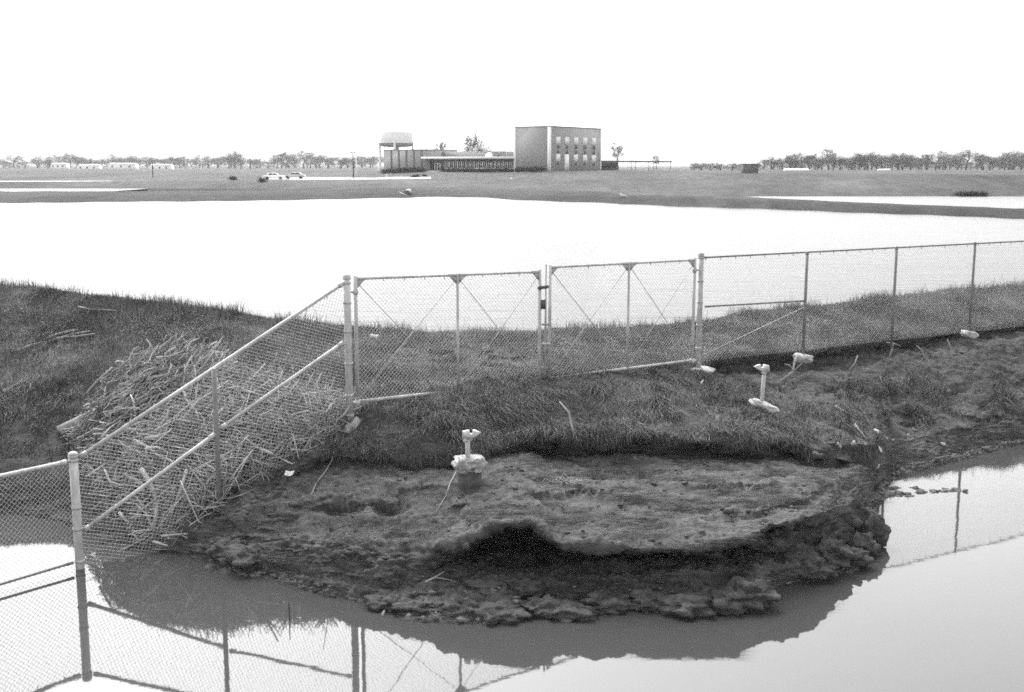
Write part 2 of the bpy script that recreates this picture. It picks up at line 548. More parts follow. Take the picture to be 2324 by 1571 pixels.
#        row, subdivisions to the next, grass, straw, roughness amplitude
LOFT = [(ROW_A, 14, ones, zero, .02), (ROW_B, 12, ones, zero, .03), (CREST, 70, ones, zero, .035), (ROW_D, 14, g_D, zero, .03), (Es, 14, g_E, zero, .05),
        (ROW_E, 40, g_E2, zero, .06), (MID_EF, 40, g_M, st_b * .3, .06), (ROW_F, 10, g_F, st_b * .5, .05), (ROW_G, 10, zero, zero, .05), (ROW_H, 34, zero, st_b * .7, .045),
        (MID_HI, 40, zero, st_b, .05), (ROW_I, 8, zero, st_b * .9, .05), (ROW_J0, 14, zero, zero, .05), (ROW_J, 8, zero, zero, .06), (ROW_K, 24, zero, zero, .06),
        (ROW_L, 30, zero, ones * .45, .06), (ROW_W, 10, zero, ones * .3, .05), (ROW_X, 8, zero, zero, .03), (ROW_Y, 0, zero, zero, .0)]  # straw colour raised on the lower slope to lighten its backlit face
G, GR, ST, AM = [], [], [], []
for k in range(len(LOFT) - 1):
    A, n, ga, sa, aa_ = LOFT[k]
    B, _, gb, sb, ab = LOFT[k + 1]
    for j in range(n):
        t = j / n
        G.append(A * (1 - t) + B * t); GR.append(ga * (1 - t) + gb * t); ST.append(sa * (1 - t) + sb * t); AM.append(np.full(NC, aa_ * (1 - t) + ab * t))
G.append(LOFT[-1][0]); GR.append(zero); ST.append(zero); AM.append(zero)
G, GR, ST, AM = map(np.array, (G, GR, ST, AM))
for _ in range(1):           # round the creases a little
    G[1:-1] = G[:-2] * .25 + G[1:-1] * .5 + G[2:] * .25
du = np.gradient(G, axis=1); dv = np.gradient(G, axis=0)
NR = np.cross(du, dv)
NR /= np.linalg.norm(NR, axis=-1)[..., None] + 1e-9
if NR[30, NC // 2, 2] < 0: NR = -NR
mud = 1 - np.clip(GR, 0, 1) * 0.75
Q = G * np.array([0.7, 1.0, 1.5])
D = fbm(Q * 0.9, 3) * 1.1 + fbm(Q * 3.2 + 40, 3) * 0.75 * mud + np.abs(fbm(Q * 7.0 + 9, 2)) * 0.45 * mud
D += mud * (.5 * fbm(Q * 13.0 + 3, 2) + .9 * np.clip(np.abs(fbm(Q * 4.5 + 29, 3)) - .25, 0, 1))
D += mud * 0.55 * np.round(fbm(G * np.array([.8, 1.2, 9.0]) + 5, 2) * 2.2) / 2.2          # washed-out layers
G = G + NR * (D * AM * 1.25)[..., None]
def project(V):
    d = V - np.array([0, 0, H])
    dep = d[..., 1] * CP - d[..., 2] * SP
    upc = d[..., 1] * SP + d[..., 2] * CP
    return 1162 + F * d[..., 0] / dep, 785.5 - F * upc / dep


qx, qy = project(G)
rl = np.random.default_rng(77)
LEDGE = [([(1120, 1136), (1200, 1122), (1300, 1110), (1400, 1122), (1465, 1132)], .085, 26), ([(690, 1148), (770, 1138), (830, 1140), (930, 1132)], .12, 18),
         ([(1540, 1108), (1640, 1098), (1760, 1100)], .10, 20), ([(1660, 1168), (1760, 1150), (1850, 1120), (1905, 1092)], .10, 18), ([(1330, 1062), (1480, 1070), (1640, 1060)], .06, 16),
         ([(690, 1296), (800, 1306), (900, 1322), (990, 1302)], .10, 18), ([(840, 1376), (950, 1352), (1040, 1346)], .09, 16), ([(1120, 1352), (1260, 1340), (1400, 1352), (1560, 1342)], .09, 20),
         ([(470, 1226), (540, 1240), (600, 1262)], .14, 18), ([(1560, 1362), (1640, 1350), (1722, 1356)], .10, 18), ([(1880, 1008), (1930, 1018), (1990, 1036)], .16, 18), ([(2040, 935), (2100, 930), (2150, 945)], .12, 16), ([(2140, 940), (2220, 948), (2320, 940)], .12, 14), ([(1830, 905), (1900, 915), (1960, 930)], .10, 16)]
for k in range(46):
    x0 = rl.uniform(480, 1900); L0 = rl.uniform(40, 170)
    yw = np.interp(x0, XS, project(ROW_W)[1]); yf = np.interp(x0, XS, project(ROW_F)[1]) + 30
    if yw - yf < 40: continue
    y0 = rl.uniform(yf, yw - 10); sl = rl.normal() * .08
    LEDGE.append(([(x0, y0), (x0 + L0 * .5, y0 + sl * L0 * .5 - rl.uniform(0, 8)), (x0 + L0, y0 + sl * L0)], rl.uniform(.03, .09), rl.uniform(7, 18)))
for k in range(44):
    x0 = rl.uniform(1640, 2400); L0 = rl.uniform(30, 120); y0 = rl.uniform(868, 1000) - .06 * (x0 - 1640)
    sl = rl.normal(-.05, .1)
    LEDGE.append(([(x0, y0), (x0 + L0 * .5, y0 + sl * L0 * .5 - rl.uniform(0, 6)), (x0 + L0, y0 + sl * L0)], rl.uniform(.06, .16), rl.uniform(7, 15)))
for k in range(16):      # dug turf behind the gate
    x0 = rl.uniform(880, 1160); y0 = rl.uniform(796, 836); L0 = rl.uniform(18, 60)
    LEDGE.append(([(x0, y0), (x0 + L0 * .5, y0 - 2), (x0 + L0, y0 + 1)], rl.uniform(.14, .26), rl.uniform(5, 9)))
wob = 7 * fbm(G * np.array([1.9, 1.9, 0]) + 3, 5)
keep = (np.arange(G.shape[0]) < sum(x[1] for x in LOFT[:12]) - 6) | (np.arange(G.shape[0]) > sum(x[1] for x in LOFT[:15]) + 2)
dzl = np.zeros(G.shape[:2]); dyl = np.zeros(G.shape[:2])
for pl_, dd, ln in LEDGE:
    c_ = np.array(pl_, float)
    yl = np.interp(qx, c_[:, 0], c_[:, 1])
    t_ = (qx - c_[0, 0]) / (c_[-1, 0] - c_[0, 0])
    wx_ = np.clip(4 * np.minimum(t_, 1 - t_), 0, 1)
    e = qy + wob - yl
    dzl -= dd * wx_ * np.where(e > 0, np.clip(e / 10.0, 0, 1) * np.exp(-np.maximum(e, 0) / ln), 0)
    dyl += dd * .8 * wx_ * np.where((e > 1) & (e < ln * .6), 1.0, 0.0)
for hx_, hy_, ha, hb, hd in ((775, 1152, 34, 14, .16), (888, 1148, 36, 15, .2), (820, 1378, 13, 9, .12), (1300, 985, 30, 8, .1), (560, 1190, 22, 14, .14), (900, 1250, 26, 10, .1), (700, 1230, 24, 10, .1), (1640, 1180, 40, 9, .06), (2010, 905, 30, 10, .12), (1880, 880, 26, 9, .1), (2180, 880, 30, 10, .1)):
    q_ = ((qx - hx_) / ha) ** 2 + ((qy + wob - hy_) / hb) ** 2
    dzl -= hd * np.exp(-q_ * q_)
G[..., 2] += dzl * keep[:, None]
G[..., 1] += dyl * keep[:, None] * .6
BANK_G = G
nr = G.shape[0]
ii, jj = np.meshgrid(np.arange(nr - 1), np.arange(NC - 1), indexing='ij')
i0 = (ii * NC + jj).ravel()
BQ = np.stack([i0, i0 + NC, i0 + NC + 1, i0 + 1], 1)
BV = G.reshape(-1, 3)
bank = np_mesh("bank", BV, [BQ], M['bank'], None, True, {'grassy': np.clip(GR, 0, 1).ravel(), 'straw': ST.ravel()})
tag(bank, "eroded earth bank and grassy levee rising from the ditch", "ground", kind='structure')
near_bvh = BVHTree.FromPolygons([tuple(v) for v in BV], [tuple(q) for q in BQ.tolist()])

# ------------------------------------------------------------------ far ground: dike, canal, building mound, plain to the horizon
FX = np.arange(-700, 3024, 12.0)


def frow(ctrl):              # (x, y, Y)
    c = np.array(ctrl, float)
    return pY(FX, np.interp(FX, c[:, 0], c[:, 1]), np.interp(FX, c[:, 0], c[:, 2]))


fx = [-700, 95, 400, 640, 850, 1000, 1100, 1160, 1250, 1360, 1500, 1680, 1950, 2217, 3020]
shore_y = np.interp(FX, fx, [464, 460.5, 457.5, 455.5, 450, 447.5, 449, 453, 457, 461, 467, 473, 483, 493, 523])
shore_y = sm(shore_y, 7) + 0.5 * np.sin(FX * .05) + .4 * np.sin(FX * .017)
S1 = pz(FX, shore_y, 1.2)
S0 = S1.copy(); S0[:, 1] -= 4; S0[:, 2] = 0.2
y2 = sm(np.interp(FX, fx, [441, 440, 437, 436, 434, 434, 436, 438, 440, 442, 443.5, 446.5, 459.5, 470, 500]), 5)
dY2 = np.interp(FX, fx, [14, 14, 14, 14, 14, 14, 12, 10, 8, 7, 6, 6, 6, 6, 6])
S2 = pY(FX, y2, S1[:, 1] + dY2)
S1b = S1 * .45 + S2 * .55; S1b[:, 2] = S1[:, 2] * .2 + S2[:, 2] * .8
y3 = np.interp(FX, fx, [434, 434, 433.5, 432, 428, 430, 431, 432, 434, 437, 440, 443, 452, 462, 490])
S3 = pY(FX, y3, S2[:, 1] + np.interp(FX, fx, [12, 12, 12, 12, 12, 15, 15, 12, 8, 6, 3, 3, 3, 3, 3]))
kr = np.interp(FX, [1340, 1500], [0, 1])           # right: falls into the second pond
kr = np.interp(FX, [1380, 1640], [0, 1])[:, None]
S3 = np.stack([S2[:, 0] * (1 + 3 / S2[:, 1]), S2[:, 1] + 3, 0 * FX + .5], 1) * kr + S3 * (1 - kr)
kl = np.interp(FX, [520, 800], [1, 0])[:, None]    # left: falls into the canal
S4a = S3.copy(); S4a[:, 1] += 3; S4a[:, 0] *= S4a[:, 1] / S3[:, 1]; S4a[:, 2] = .3
S4b = S3.copy(); S4b[:, 1] += 3; S4b[:, 0] *= S4b[:, 1] / S3[:, 1]
S4b[:, 2] = .5 * kr[:, 0] + (S4b[:, 2] + .03) * (1 - kr[:, 0])
S4 = S4a * kl + S4b * (1 - kl)
y5 = np.interp(FX, fx, [428.5, 428.5, 428.5, 428, 424, 424, 425, 426, 428, 432, 446, 446, 446, 446, 446])
Y5 = np.interp(FX, fx, [230, 230, 230, 228, 218, 212, 208, 200, 190, 182, 176, 173, 173, 173, 173])
wt5 = np.maximum(kl, kr)
p5 = pz(FX, y5, 1.2)
S5 = p5 * wt5 + pY(FX, y5, Y5) * (1 - wt5)
S5[:, 1] = np.maximum(S5[:, 1], S4[:, 1] + 2)
S5p = S5.copy(); S5p[:, 1] -= 2.5; S5p[:, 2] = S5p[:, 2] * (1 - wt5[:, 0]) + .4 * wt5[:, 0]
S6 = frow([(-700, 413, 252), (95, 413, 252), (640, 411, 252), (850, 408, 250), (1000, 405, 252), (1100, 404, 252), (1160, 402, 250), (1250, 394, 252), (1360, 389, 256), (1500, 391, 240), (1680, 394, 222), (1950, 394, 205), (2217, 397, 198), (3020, 399, 198)])
S7 = frow([(-700, 404, 300), (95, 404, 300), (640, 400, 300), (850, 396, 290), (970, 391, 282), (1100, 391, 280), (1160, 391, 272), (1225, 390.5, 268), (1262, 386, 270), (1360, 386, 284), (1500, 387, 295), (1680, 389, 290), (1950, 389, 290), (2217, 389, 290), (3020, 389, 290)])
S7b = S7.copy(); S7b[:, 1] += 60; S7b[:, 0] *= S7b[:, 1] / S7[:, 1]; S7b[:, 2] = np.interp(FX, fx, [3.4, 3.4, 3.4, 3.4, 3.9, 4.2, 4.3, 4.3, 4.4, 4.5, 4.4, 4.4, 4.4, 4.4, 4.4])
S8 = S7.copy(); S8[:, 1] = 600; S8[:, 0] *= 600 / S7[:, 1]; S8[:, 2] = 3.6
S9 = S7.copy(); S9[:, 1] = 1500; S9[:, 0] *= 1500 / S7[:, 1]; S9[:, 2] = 3.2
S10 = S7.copy(); S10[:, 1] = 4500; S10[:, 0] *= 4500 / S7[:, 1]; S10[:, 2] = 3.0
FR = [(S0, 4), (S1, 4), (S1b, 4), (S2, 5), (S3, 3), (S4, 3), (S5p, 4), (S5, 14), (S6, 8), (S7, 8), (S7b, 8), (S8, 6), (S9, 5), (S10, 0)]
FG = []
for k in range(len(FR) - 1):
    for j in range(FR[k][1]):
        t = j / FR[k][1]
        FG.append(FR[k][0] * (1 - t) + FR[k + 1][0] * t)
FG.append(FR[-1][0])
FG = np.array(FG)
FG[3:-1, :, 2] += 0.06 * fbm(FG[3:-1] * np.array([.25, .25, 0]), 3)
fr, fc = FG.shape[:2]
ii, jj = np.meshgrid(np.arange(fr - 1), np.arange(fc - 1), indexing='ij')
i0 = (ii * fc + jj).ravel()
FQ = np.stack([i0, i0 + 1, i0 + fc + 1, i0 + fc], 1)
FV = FG.reshape(-1, 3)
tone = np.ones((fr, fc))
ndk = sum(q[1] for q in FR[:4])
tone[:ndk + 1] = .55                      # the dike's rank grass is darker than the mown plain
tone[ndk + 1:ndk + 8] = .8
tone *= 1 + .25 * fbm(FG * np.array([.03, .06, 0]) + 7, 3)
field = np_mesh("field", FV, [FQ], M['field'], None, True, {'tone': tone.ravel()})
tag(field, "flat grassy plain with a low dike beyond the pond", "ground", kind='structure')
far_bvh = BVHTree.FromPolygons([tuple(v) for v in FV], [tuple(q) for q in FQ.tolist()])
# one sheet under everything, out to the horizon
mb = MB(); mb.add([(-5000, -300, -3), (5000, -300, -3), (5000, 6000, -3), (-5000, 6000, -3)], [(0, 1, 2, 3)])
tag(mb.build("ground", M['joint']), "ground sheet under the ponds and the plain", "ground", kind='structure')


def hit(x, y, far=False):
    r = ray(np.float64(x), np.float64(y)); r = Vector(r / np.linalg.norm(r))
    for b in ((far_bvh,) if far else (near_bvh, far_bvh)):
        p, n, _, _ = b.ray_cast(Vector((0, 0, H)), r)
        if p is not None: return np.array(p)
    return None


def ground_z(X, Y, b=None):
    for bv in ((b,) if b else (near_bvh, far_bvh)):
        p = bv.ray_cast(Vector((X, Y, 60)), Vector((0, 0, -1)))[0]
        if p is not None: return p.z
    return 0.0


def far_at(x, Y):
    """ground point below image column x at distance Y on the far plain"""
    X = pY(x, 400, Y)[0]
    return np.array([X, Y, ground_z(X, Y, far_bvh)])


# ------------------------------------------------------------------ water
def sheet(name, pts, m, label):
    mb = MB(); mb.add(pts, [tuple(range(len(pts)))])
    return tag(mb.build(name, m), label, "water", kind='structure')


sheet("ditch_water", [(-22, 3, 0), (26, 3, 0), (26, 28, 0), (-22, 26, 0)], M['ditch'], "still muddy ditch water mirroring the bank")
sheet("pond_water", [(-260, 29.0, 1.2), (260, 29.0, 1.2), (260, 182, 1.2), (-260, 182, 1.2)], M['pond'], "wide pale pond between the levee and the buildings")
cw = pz(np.array([-700, 700, 700, -700]), np.array([436, 436, 427.5, 427.5]), 1.2)
sheet("canal_water", [(-300, 186, 1.2), (-75, 186, 1.2), (-75, 236, 1.2), (-300, 236, 1.2)], M['pond'], "narrow pale canal across the plain")


def drape(name, top, bot, m, label, lift=0.04):
    t, b = np.array(top, float), np.array(bot, float)
    xs = np.arange(t[0, 0], t[-1, 0] + .1, 8.0)
    V, fs = [], []
    K = 4
    for i, x in enumerate(xs):
        yt, yb = np.interp(x, t[:, 0], t[:, 1]), np.interp(x, b[:, 0], b[:, 1])
        for k in range(K):
            p = hit(x, yb + (yt - yb) * k / (K - 1), True)
            V.append(p + np.array([0, 0, lift]))
    for i in range(len(xs) - 1):
        for k in range(K - 1):
            fs.append((i * K + k, (i + 1) * K + k, (i + 1) * K + k + 1, i * K + k + 1))
    mb = MB(); mb.add(V, fs)
    return tag(mb.build(name, m), label, "road", kind='structure')


drape("driveway", [(594, 402), (700, 402.5), (850, 404.2), (900, 402), (984, 402)], [(594, 408), (700, 408.5), (850, 407.8), (900, 407), (984, 406)], M['road'], "pale concrete driveway in front of the buildings")
drape("lane", [(-200, 411.5), (95, 411), (260, 410.8)], [(-200, 413.5), (95, 413), (260, 411.6)], M['road'], "pale lane crossing the plain")

# ------------------------------------------------------------------ fences and gate
P0 = pz(182, 1290, 0.0); P1 = pz(502, 1230, 0.0)
RZ = 0.675 * H
P2 = pz(787, 640, RZ); P3 = pz(1591, 585, RZ); P4 = pz(1832, 575, RZ); P5 = pz(2035, 563, RZ); P6 = pz(2213, 553, RZ)
for p in (P0, P1, P2, P3, P4, P5, P6): p[2] = 0
stepR = (P6 - P3) / 3
P7, P8 = P6 + stepR, P6 + 2 * stepR
PL = pz(95, 1055, 0.285 * H); PL[2] = 0
PL = P0 + (PL - P0) / np.linalg.norm(PL - P0) * 2.6
UP = np.array([0, 0, 1.0])


def on_line(A, B, x, y):     # point of the vertical plane through A and B seen at image (x, y)
    n = np.cross(B - A, UP); r = ray(np.float64(x), np.float64(y)); o = np.array([0, 0, H])
    return o + r * (np.dot(n, A - o) / np.dot(n, r))


def z_at(P, y, x=None):      # height of the vertical through P seen at image row y
    r = ray(np.float64(1162), np.float64(y))
    # the row's plane contains the image x axis, so height follows from the forward distance alone
    return H + r[2] / r[1] * P[1]


def chainlink(mb, A, B, drop, pitch=0.05, r=0.0021, off=0.0, clip=None):
    u = (B - A); Lg = np.linalg.norm(u); u = u / Lg
    v = -UP - np.dot(-UP, u) * u; v /= np.linalg.norm(v)
    nrm = np.cross(u, v)
    dn = -UP * drop
    P = [np.array([0, 0.]), np.array([Lg, 0.]), np.array([Lg + np.dot(dn, u), np.dot(dn, v)]), np.array([np.dot(dn, u), np.dot(dn, v)])]
    s = pitch * math.sqrt(2)
    for sg in (1, -1):
        d = np.array([1, -sg]) / math.sqrt(2)
        cs = [p[0] + sg * p[1] for p in P]
        c = math.floor(min(cs) / s) * s
        while c < max(cs):
            c += s
            o = np.array([c / 2, sg * c / 2])
            t0, t1 = -1e9, 1e9
            ok = True
            for i in range(4):
                a, b = P[i], P[(i + 1) % 4]
                e = b - a; nn = np.array([-e[1], e[0]])
                num, den = np.dot(nn, a - o), np.dot(nn, d)
                if abs(den) < 1e-9: continue
                t = num / den
                if den > 0: t0 = max(t0, t)
                else: t1 = min(t1, t)
            if t1 - t0 < 0.02: continue
            k = max(2, int((t1 - t0) / 0.7) + 1)
            pts = []
            for q in np.linspace(t0, t1, k):
                w = o + d * q
                pts.append(A + u * w[0] + v * w[1] + nrm * (off + 0.0025 * sg + 0.012 * math.sin(w[0] * 2.1 + w[1])))
            mb.tube(pts, r, 3, False)
    for q in np.arange(0.15, Lg, 0.42):        # ties along the top rail
        p = A + u * q - UP * 0.035 + nrm * off
        mb.tube([p - UP * .028, p + UP * .075], 0.007, 4)
    return mb


def post(parent, P, top, r, bot=-0.5, cap=True, name='post', m='galv', bands=()):
    mb = MB(); mb.tube([(P[0], P[1], bot), (P[0], P[1], top)], r, 14)
    for z in bands:
        mb.tube([(P[0], P[1], z - .02), (P[0], P[1], z + .02)], r * 1.13, 14)
    o = mb.build(name, M[m], parent, True)
    if cap:
        cb = MB(); cb.blob((P[0], P[1], top), (r * 1.15, r * 1.15, r * .75), 1, 0.0, 1, 6, flat=(-.3, 1))
        cb.tube([(P[0], P[1], top - .05), (P[0], P[1], top - .005)], r * 1.12, 14)
        cb.build('post_cap', M[m], o, True)
    return o


def V3(P, z): return np.array([P[0], P[1], z])


def rail(parent, A, B, r, name='rail', m='galv'):
    mb = MB(); mb.tube([A, A * .66 + B * .34, A * .33 + B * .67, B], r, 10)
    k = (B - A) / np.linalg.norm(B - A)
    for q in (0.06, np.linalg.norm(B - A) - 0.06):
        mb.tube([A + k * (q - .05), A + k * (q + .05)], r * 1.25, 10)
    return mb.build(name, M[m], parent, True)


# sloping fence down the bank into the ditch
fs_ = thing('chain_link_fence', 'chain-link fence sloping from the gate past the brush heap into the ditch', 'fence', P1, None)
h0, h1, h2 = z_at(P0, 1042), z_at(P1, 832), z_at(P2, 642)
post(fs_, P0, z_at(P0, 1032), .066, -1.0, bands=(h0 - .02, .95, .62, 0.12))
post(fs_, P1, h1 - .03, .04, z_at(P1, 1188) - .02, False, m='galvdark')
p2 = post(fs_, P2, z_at(P2, 627), .063, z_at(P2, 962), bands=(h2, 3.7, 3.2, 2.65, 2.1, 1.75))
fb = MB(); fb.blob(V3(P2, z_at(P2, 975)) + np.array([.02, -.05, 0]), (.26, .16, .13), 3, .3, 1.6, 16, R=roty(-math.radians(48)))
fb.build('concrete_footing', M['concrete'], p2, True)
d01 = (P2 - P0) / np.linalg.norm(P2 - P0)
rail(fs_, V3(P0 + d01 * .1, h0 + .02), V3(P2 - d01 * .06, h2), .032, 'top_rail')
b0, b1, b2 = z_at(P0, 1207), z_at(P1, 982), z_at(P2, 776)
rail(fs_, V3(P0 + d01 * .08, b0), V3(P1 - d01 * .03, b1 - .02), .03, 'brace_rail')
rail(fs_, V3(P1 + d01 * .07, b1 + .06), V3(P2 - d01 * .09, b2), .03, 'brace_rail')
cm = MB(); chainlink(cm, V3(P0, h0), V3(P2, h2), 2.32, .054, .0028, .03)
cm.build('mesh_panel', M['wire'], fs_)
# fence running off along the ditch
fl_ = thing('chain_link_fence', 'chain-link fence running out of the ditch corner along the water', 'fence', PL, None)
post(fl_, PL, h0 + .04, .04, -1.0)
rail(fl_, V3(PL, h0 - .02), V3(P0 + (PL - P0) * .04, h0 - .02), .03, 'top_rail')
rail(fl_, V3(PL, .10), V3(P0 + (PL - P0) * .04, .12), .02, 'brace_rail', 'galvdark')
cm = MB(); chainlink(cm, V3(PL, h0 - .02), V3(P0, h0 - .02), 2.0, .054, .0028, .03)
cm.build('mesh_panel', M['wire'], fl_)
# level fence on the far side of the gate
fr_ = thing('chain_link_fence', 'level chain-link fence above the dark earth scarp with white concrete footings', 'fence', P4, None)
p3 = post(fr_, P3, z_at(P3, 577), .06, z_at(P3, 848), bands=(RZ, RZ - .5, 3.1, 2.6, 2.1))
fb = MB(); fb.blob(V3(P3, z_at(P3, 847) + .06), (.36, .26, .12), 5, .25, 1.4, 16, flat=(-.9, .55)); fb.build('concrete_footing', M['concrete'], p3, True)
for P, yb, foot in ((P4, 806, (.24, .2, .13)), (P5, 790, None), (P6, 752, (.2, .2, .12)), (P7, 740, None), (P8, 730, None)):
    q = post(fr_, P, RZ + .02, .034, z_at(P, yb), True, m='galvdark')
    if foot:
        fb = MB(); fb.blob(V3(P, z_at(P, yb + 6)), foot, int(yb), .3, 1.5, 14, flat=(-.9, .6), R=roty(.18)); fb.build('concrete_footing', M['concrete'], q, True)
dR = stepR / np.linalg.norm(stepR)
rail(fr_, V3(P3 + dR * .06, RZ), V3(P8, RZ), .02, 'top_rail', 'galvdark')
rail(fr_, on_line(P3, P4, 1600, 696), on_line(P3, P4, 1826, 683), .02, 'brace_rail', 'galvdark')
tr = MB(); tr.tube([on_line(P3, P4, 1596, 806), on_line(P3, P4, 1830, 695)], .009, 6); tr.build('truss_rod', M['wire'], fr_)
cm = MB(); chainlink(cm, V3(P3, RZ - .01), V3(P8, RZ - .01), RZ - z_at(P4, 800), .054, .0025, .03)
cm.build('mesh_panel', M['wire'], fr_)


def gate_leaf(label, tl, tr_, hgt, mid, hinge_first):
    A, B = on_line(P2, P3, *tl), on_line(P2, P3, *tr_)
    Mp = A + (B - A) * mid
    Mp[2] = A[2] + (B[2] - A[2]) * mid
    base = A - UP * hgt
    g = thing('gate_leaf', label, 'gate', base, None)
    u = (B - A) / np.linalg.norm(B - A)
    f = MB()
    f.tube([A, B], .024, 10)
    f.tube([A - UP * hgt, B - UP * hgt], .027, 10)
    f.tube([A + UP * .05, A - UP * (hgt + .04)], .034, 12)
    f.tube([B + UP * .05, B - UP * (hgt + .04)], .034, 12)
    f.tube([Mp, Mp - UP * hgt], .027, 10)
    nn = np.cross(u, UP) * .012
    for P, s in ((A, 1), (B, -1), (Mp, 1), (Mp, -1)):      # corner gussets
        q = [P + u * s * .02, P + u * s * .20, P + u * s * .03 - UP * .16]
        if s < 0: q = q[::-1]
        f.add([x + nn for x in q] + [x - nn for x in q], [(0, 1, 2), (5, 4, 3), (0, 3, 4, 1), (1, 4, 5, 2), (2, 5, 3, 0)])
        f.tube([P + u * s * .02, P + u * s * .2], .032, 10)
    f.build('frame', M['galv'], g, True)
    for X, Y in ((A, Mp), (Mp, B)):
        for s, e in ((X + u * .06 - UP * .1, Y - u * .06 - UP * (hgt - .08)), (Y - u * .06 - UP * .1, X + u * .06 - UP * (hgt - .08))):
            t = MB(); t.tube([s, e], .0085, 5); t.build('truss_rod', M['wire'], g)
    c = MB(); chainlink(c, A, B, hgt, .054, .0028, .028); c.build('mesh_panel', M['wire'], g)
    hp, hd = (A, -u) if hinge_first else (B, u)
    for zz in (.22, hgt + .01):
        h = MB(); p = hp - UP * zz
        h.tube([p - UP * .045, p + UP * .045], .045, 10); h.tube([p, p + hd * .12], .022, 8)
        h.build('hinge', M['galv'], g, True)
    return g, A, B, u


gl1, A1, B1, ug = gate_leaf('gate leaf with the dark latch, hung beside the top of the sloping fence', (806, 633), (1225, 617), z_at(on_line(P2, P3, 806, 912), 633) - z_at(on_line(P2, P3, 806, 912), 912), .525, True)
l = MB()
l.box(on_line(P2, P3, 1232, 690) + np.array([-.04, -.09, -.09]), on_line(P2, P3, 1232, 690) + np.array([.05, -.03, .09]))
l.build('latch', M['iron'], gl1, True)
l = MB()
l.tube([on_line(P2, P3, 1222, 653) + np.array([0, -.06, 0]), on_line(P2, P3, 1243, 650) + np.array([0, -.06, 0])], .035, 8)
l.build('latch_bar', M['iron'], gl1, True)
gl2, A2, B2, ug = gate_leaf('gate leaf hung from the tall post beside the level fence', (1248, 607), (1577, 590), z_at(P3, 590) - z_at(P3, 817), .52, False)
l = MB()
q0 = on_line(P2, P3, 1239, 599) + np.array([0, -.05, 0]); q1 = on_line(P2, P3, 1237, 850) + np.array([0, -.05, 0])
l.tube([q0, q1], .022, 8)
for y in (735, 780): l.tube([on_line(P2, P3, 1231, y) + np.array([0, -.05, 0]), on_line(P2, P3, 1248, y) + np.array([0, -.05, 0])], .028, 8)
l.build('drop_rod', M['galv'], gl2, True)


# gate keepers: short poles with a hooked catch, standing in concrete
def keeper(label, foot_px, top_y, hook_dir, disc):
    b = hit(*foot_px)
    t = thing('gate_keeper_post', label, 'post', b, None)
    r = .038
    ztop = z_at(b, top_y)
    zb = b[2] + (.42 if not disc else .06)
    m_ = MB(); m_.tube([(b[0], b[1], zb - .15), (b[0] + (.05 if disc else 0), b[1], ztop - .06)], r, 12); m_.build('pole', M['galv'], t, True)
    tx = b[0] + (.05 if disc else 0)
    h = MB(); s = hook_dir
    prof = [(-.11, .02), (-.10, .17), (.03, .2), (.04, .12), (.09, .12), (.10, .2), (.16, .19), (.25, .14), (.17, .07), (.05, .0)]
    pr = [(tx + s * x * .8, z * .85) for x, z in prof]
    n = len(pr)
    V = [(x, b[1] - .05, ztop - .14 + z * .85) for x, z in pr] + [(x, b[1] + .05, ztop - .14 + z * .85) for x, z in pr]
    h.add(V, [tuple(range(n)), tuple(range(2 * n - 1, n - 1, -1))] + [(i, i + n, (i + 1) % n + n, (i + 1) % n) for i in range(n)])
    h.tube([(tx - .05, b[1] - .07, ztop - .15), (tx + .05, b[1] + .06, ztop - .15)], .03, 8)
    h.build('catch', M['galv'], t)
    fb = MB()
    if disc:
        fb.blob(b + np.array([.05, -.05, .13]), (.29, .24, .11), 9, .22, 1.3, 16, flat=(-.9, .5), R=roty(.38)); fb.build('concrete_footing', M['concrete'], t, True)
    else:
        fb.blob(b + np.array([0.02, 0, .34]), (.25, .23, .17), 21, .3, 2.6, 26, flat=(-.8, .62)); fb.build('concrete_footing', M['concrete'], t, True)
        fb = MB(); fb.tube([b + np.array([.03, 0, -.35]), b + np.array([.03, 0, .3])], .19, 20); fb.build('footing_shaft', M['concrete_dark'], t, True)
    return t


keeper('gate keeper post with ragged white concrete lump on the mud shelf', (1062, 1100), 977, 1, False)
keeper('gate keeper post standing in a tilted white concrete disc on the weedy bank', (1726, 934), 828, -1, True)

# ------------------------------------------------------------------ the buildings
BC = pY(1249, 390, 270.0); BC[2] = 0
ur = np.array([.571, .821, 0]); ur /= np.linalg.norm(ur)
ul = np.array([-ur[1], ur[0], 0])


def Bw(lx, ly, z): return BC + ur * lx + ul * ly + UP * z


def on_r(x, y, ly=0.0):
    p = on_line(Bw(0, ly, 0), Bw(10, ly, 0), x, y); return np.dot(p - BC, ur), p[2]


def on_l(x, y, lx=0.0):
    p = on_line(Bw(lx, 0, 0), Bw(lx, 10, 0), x, y); return np.dot(p - BC, ul), p[2]


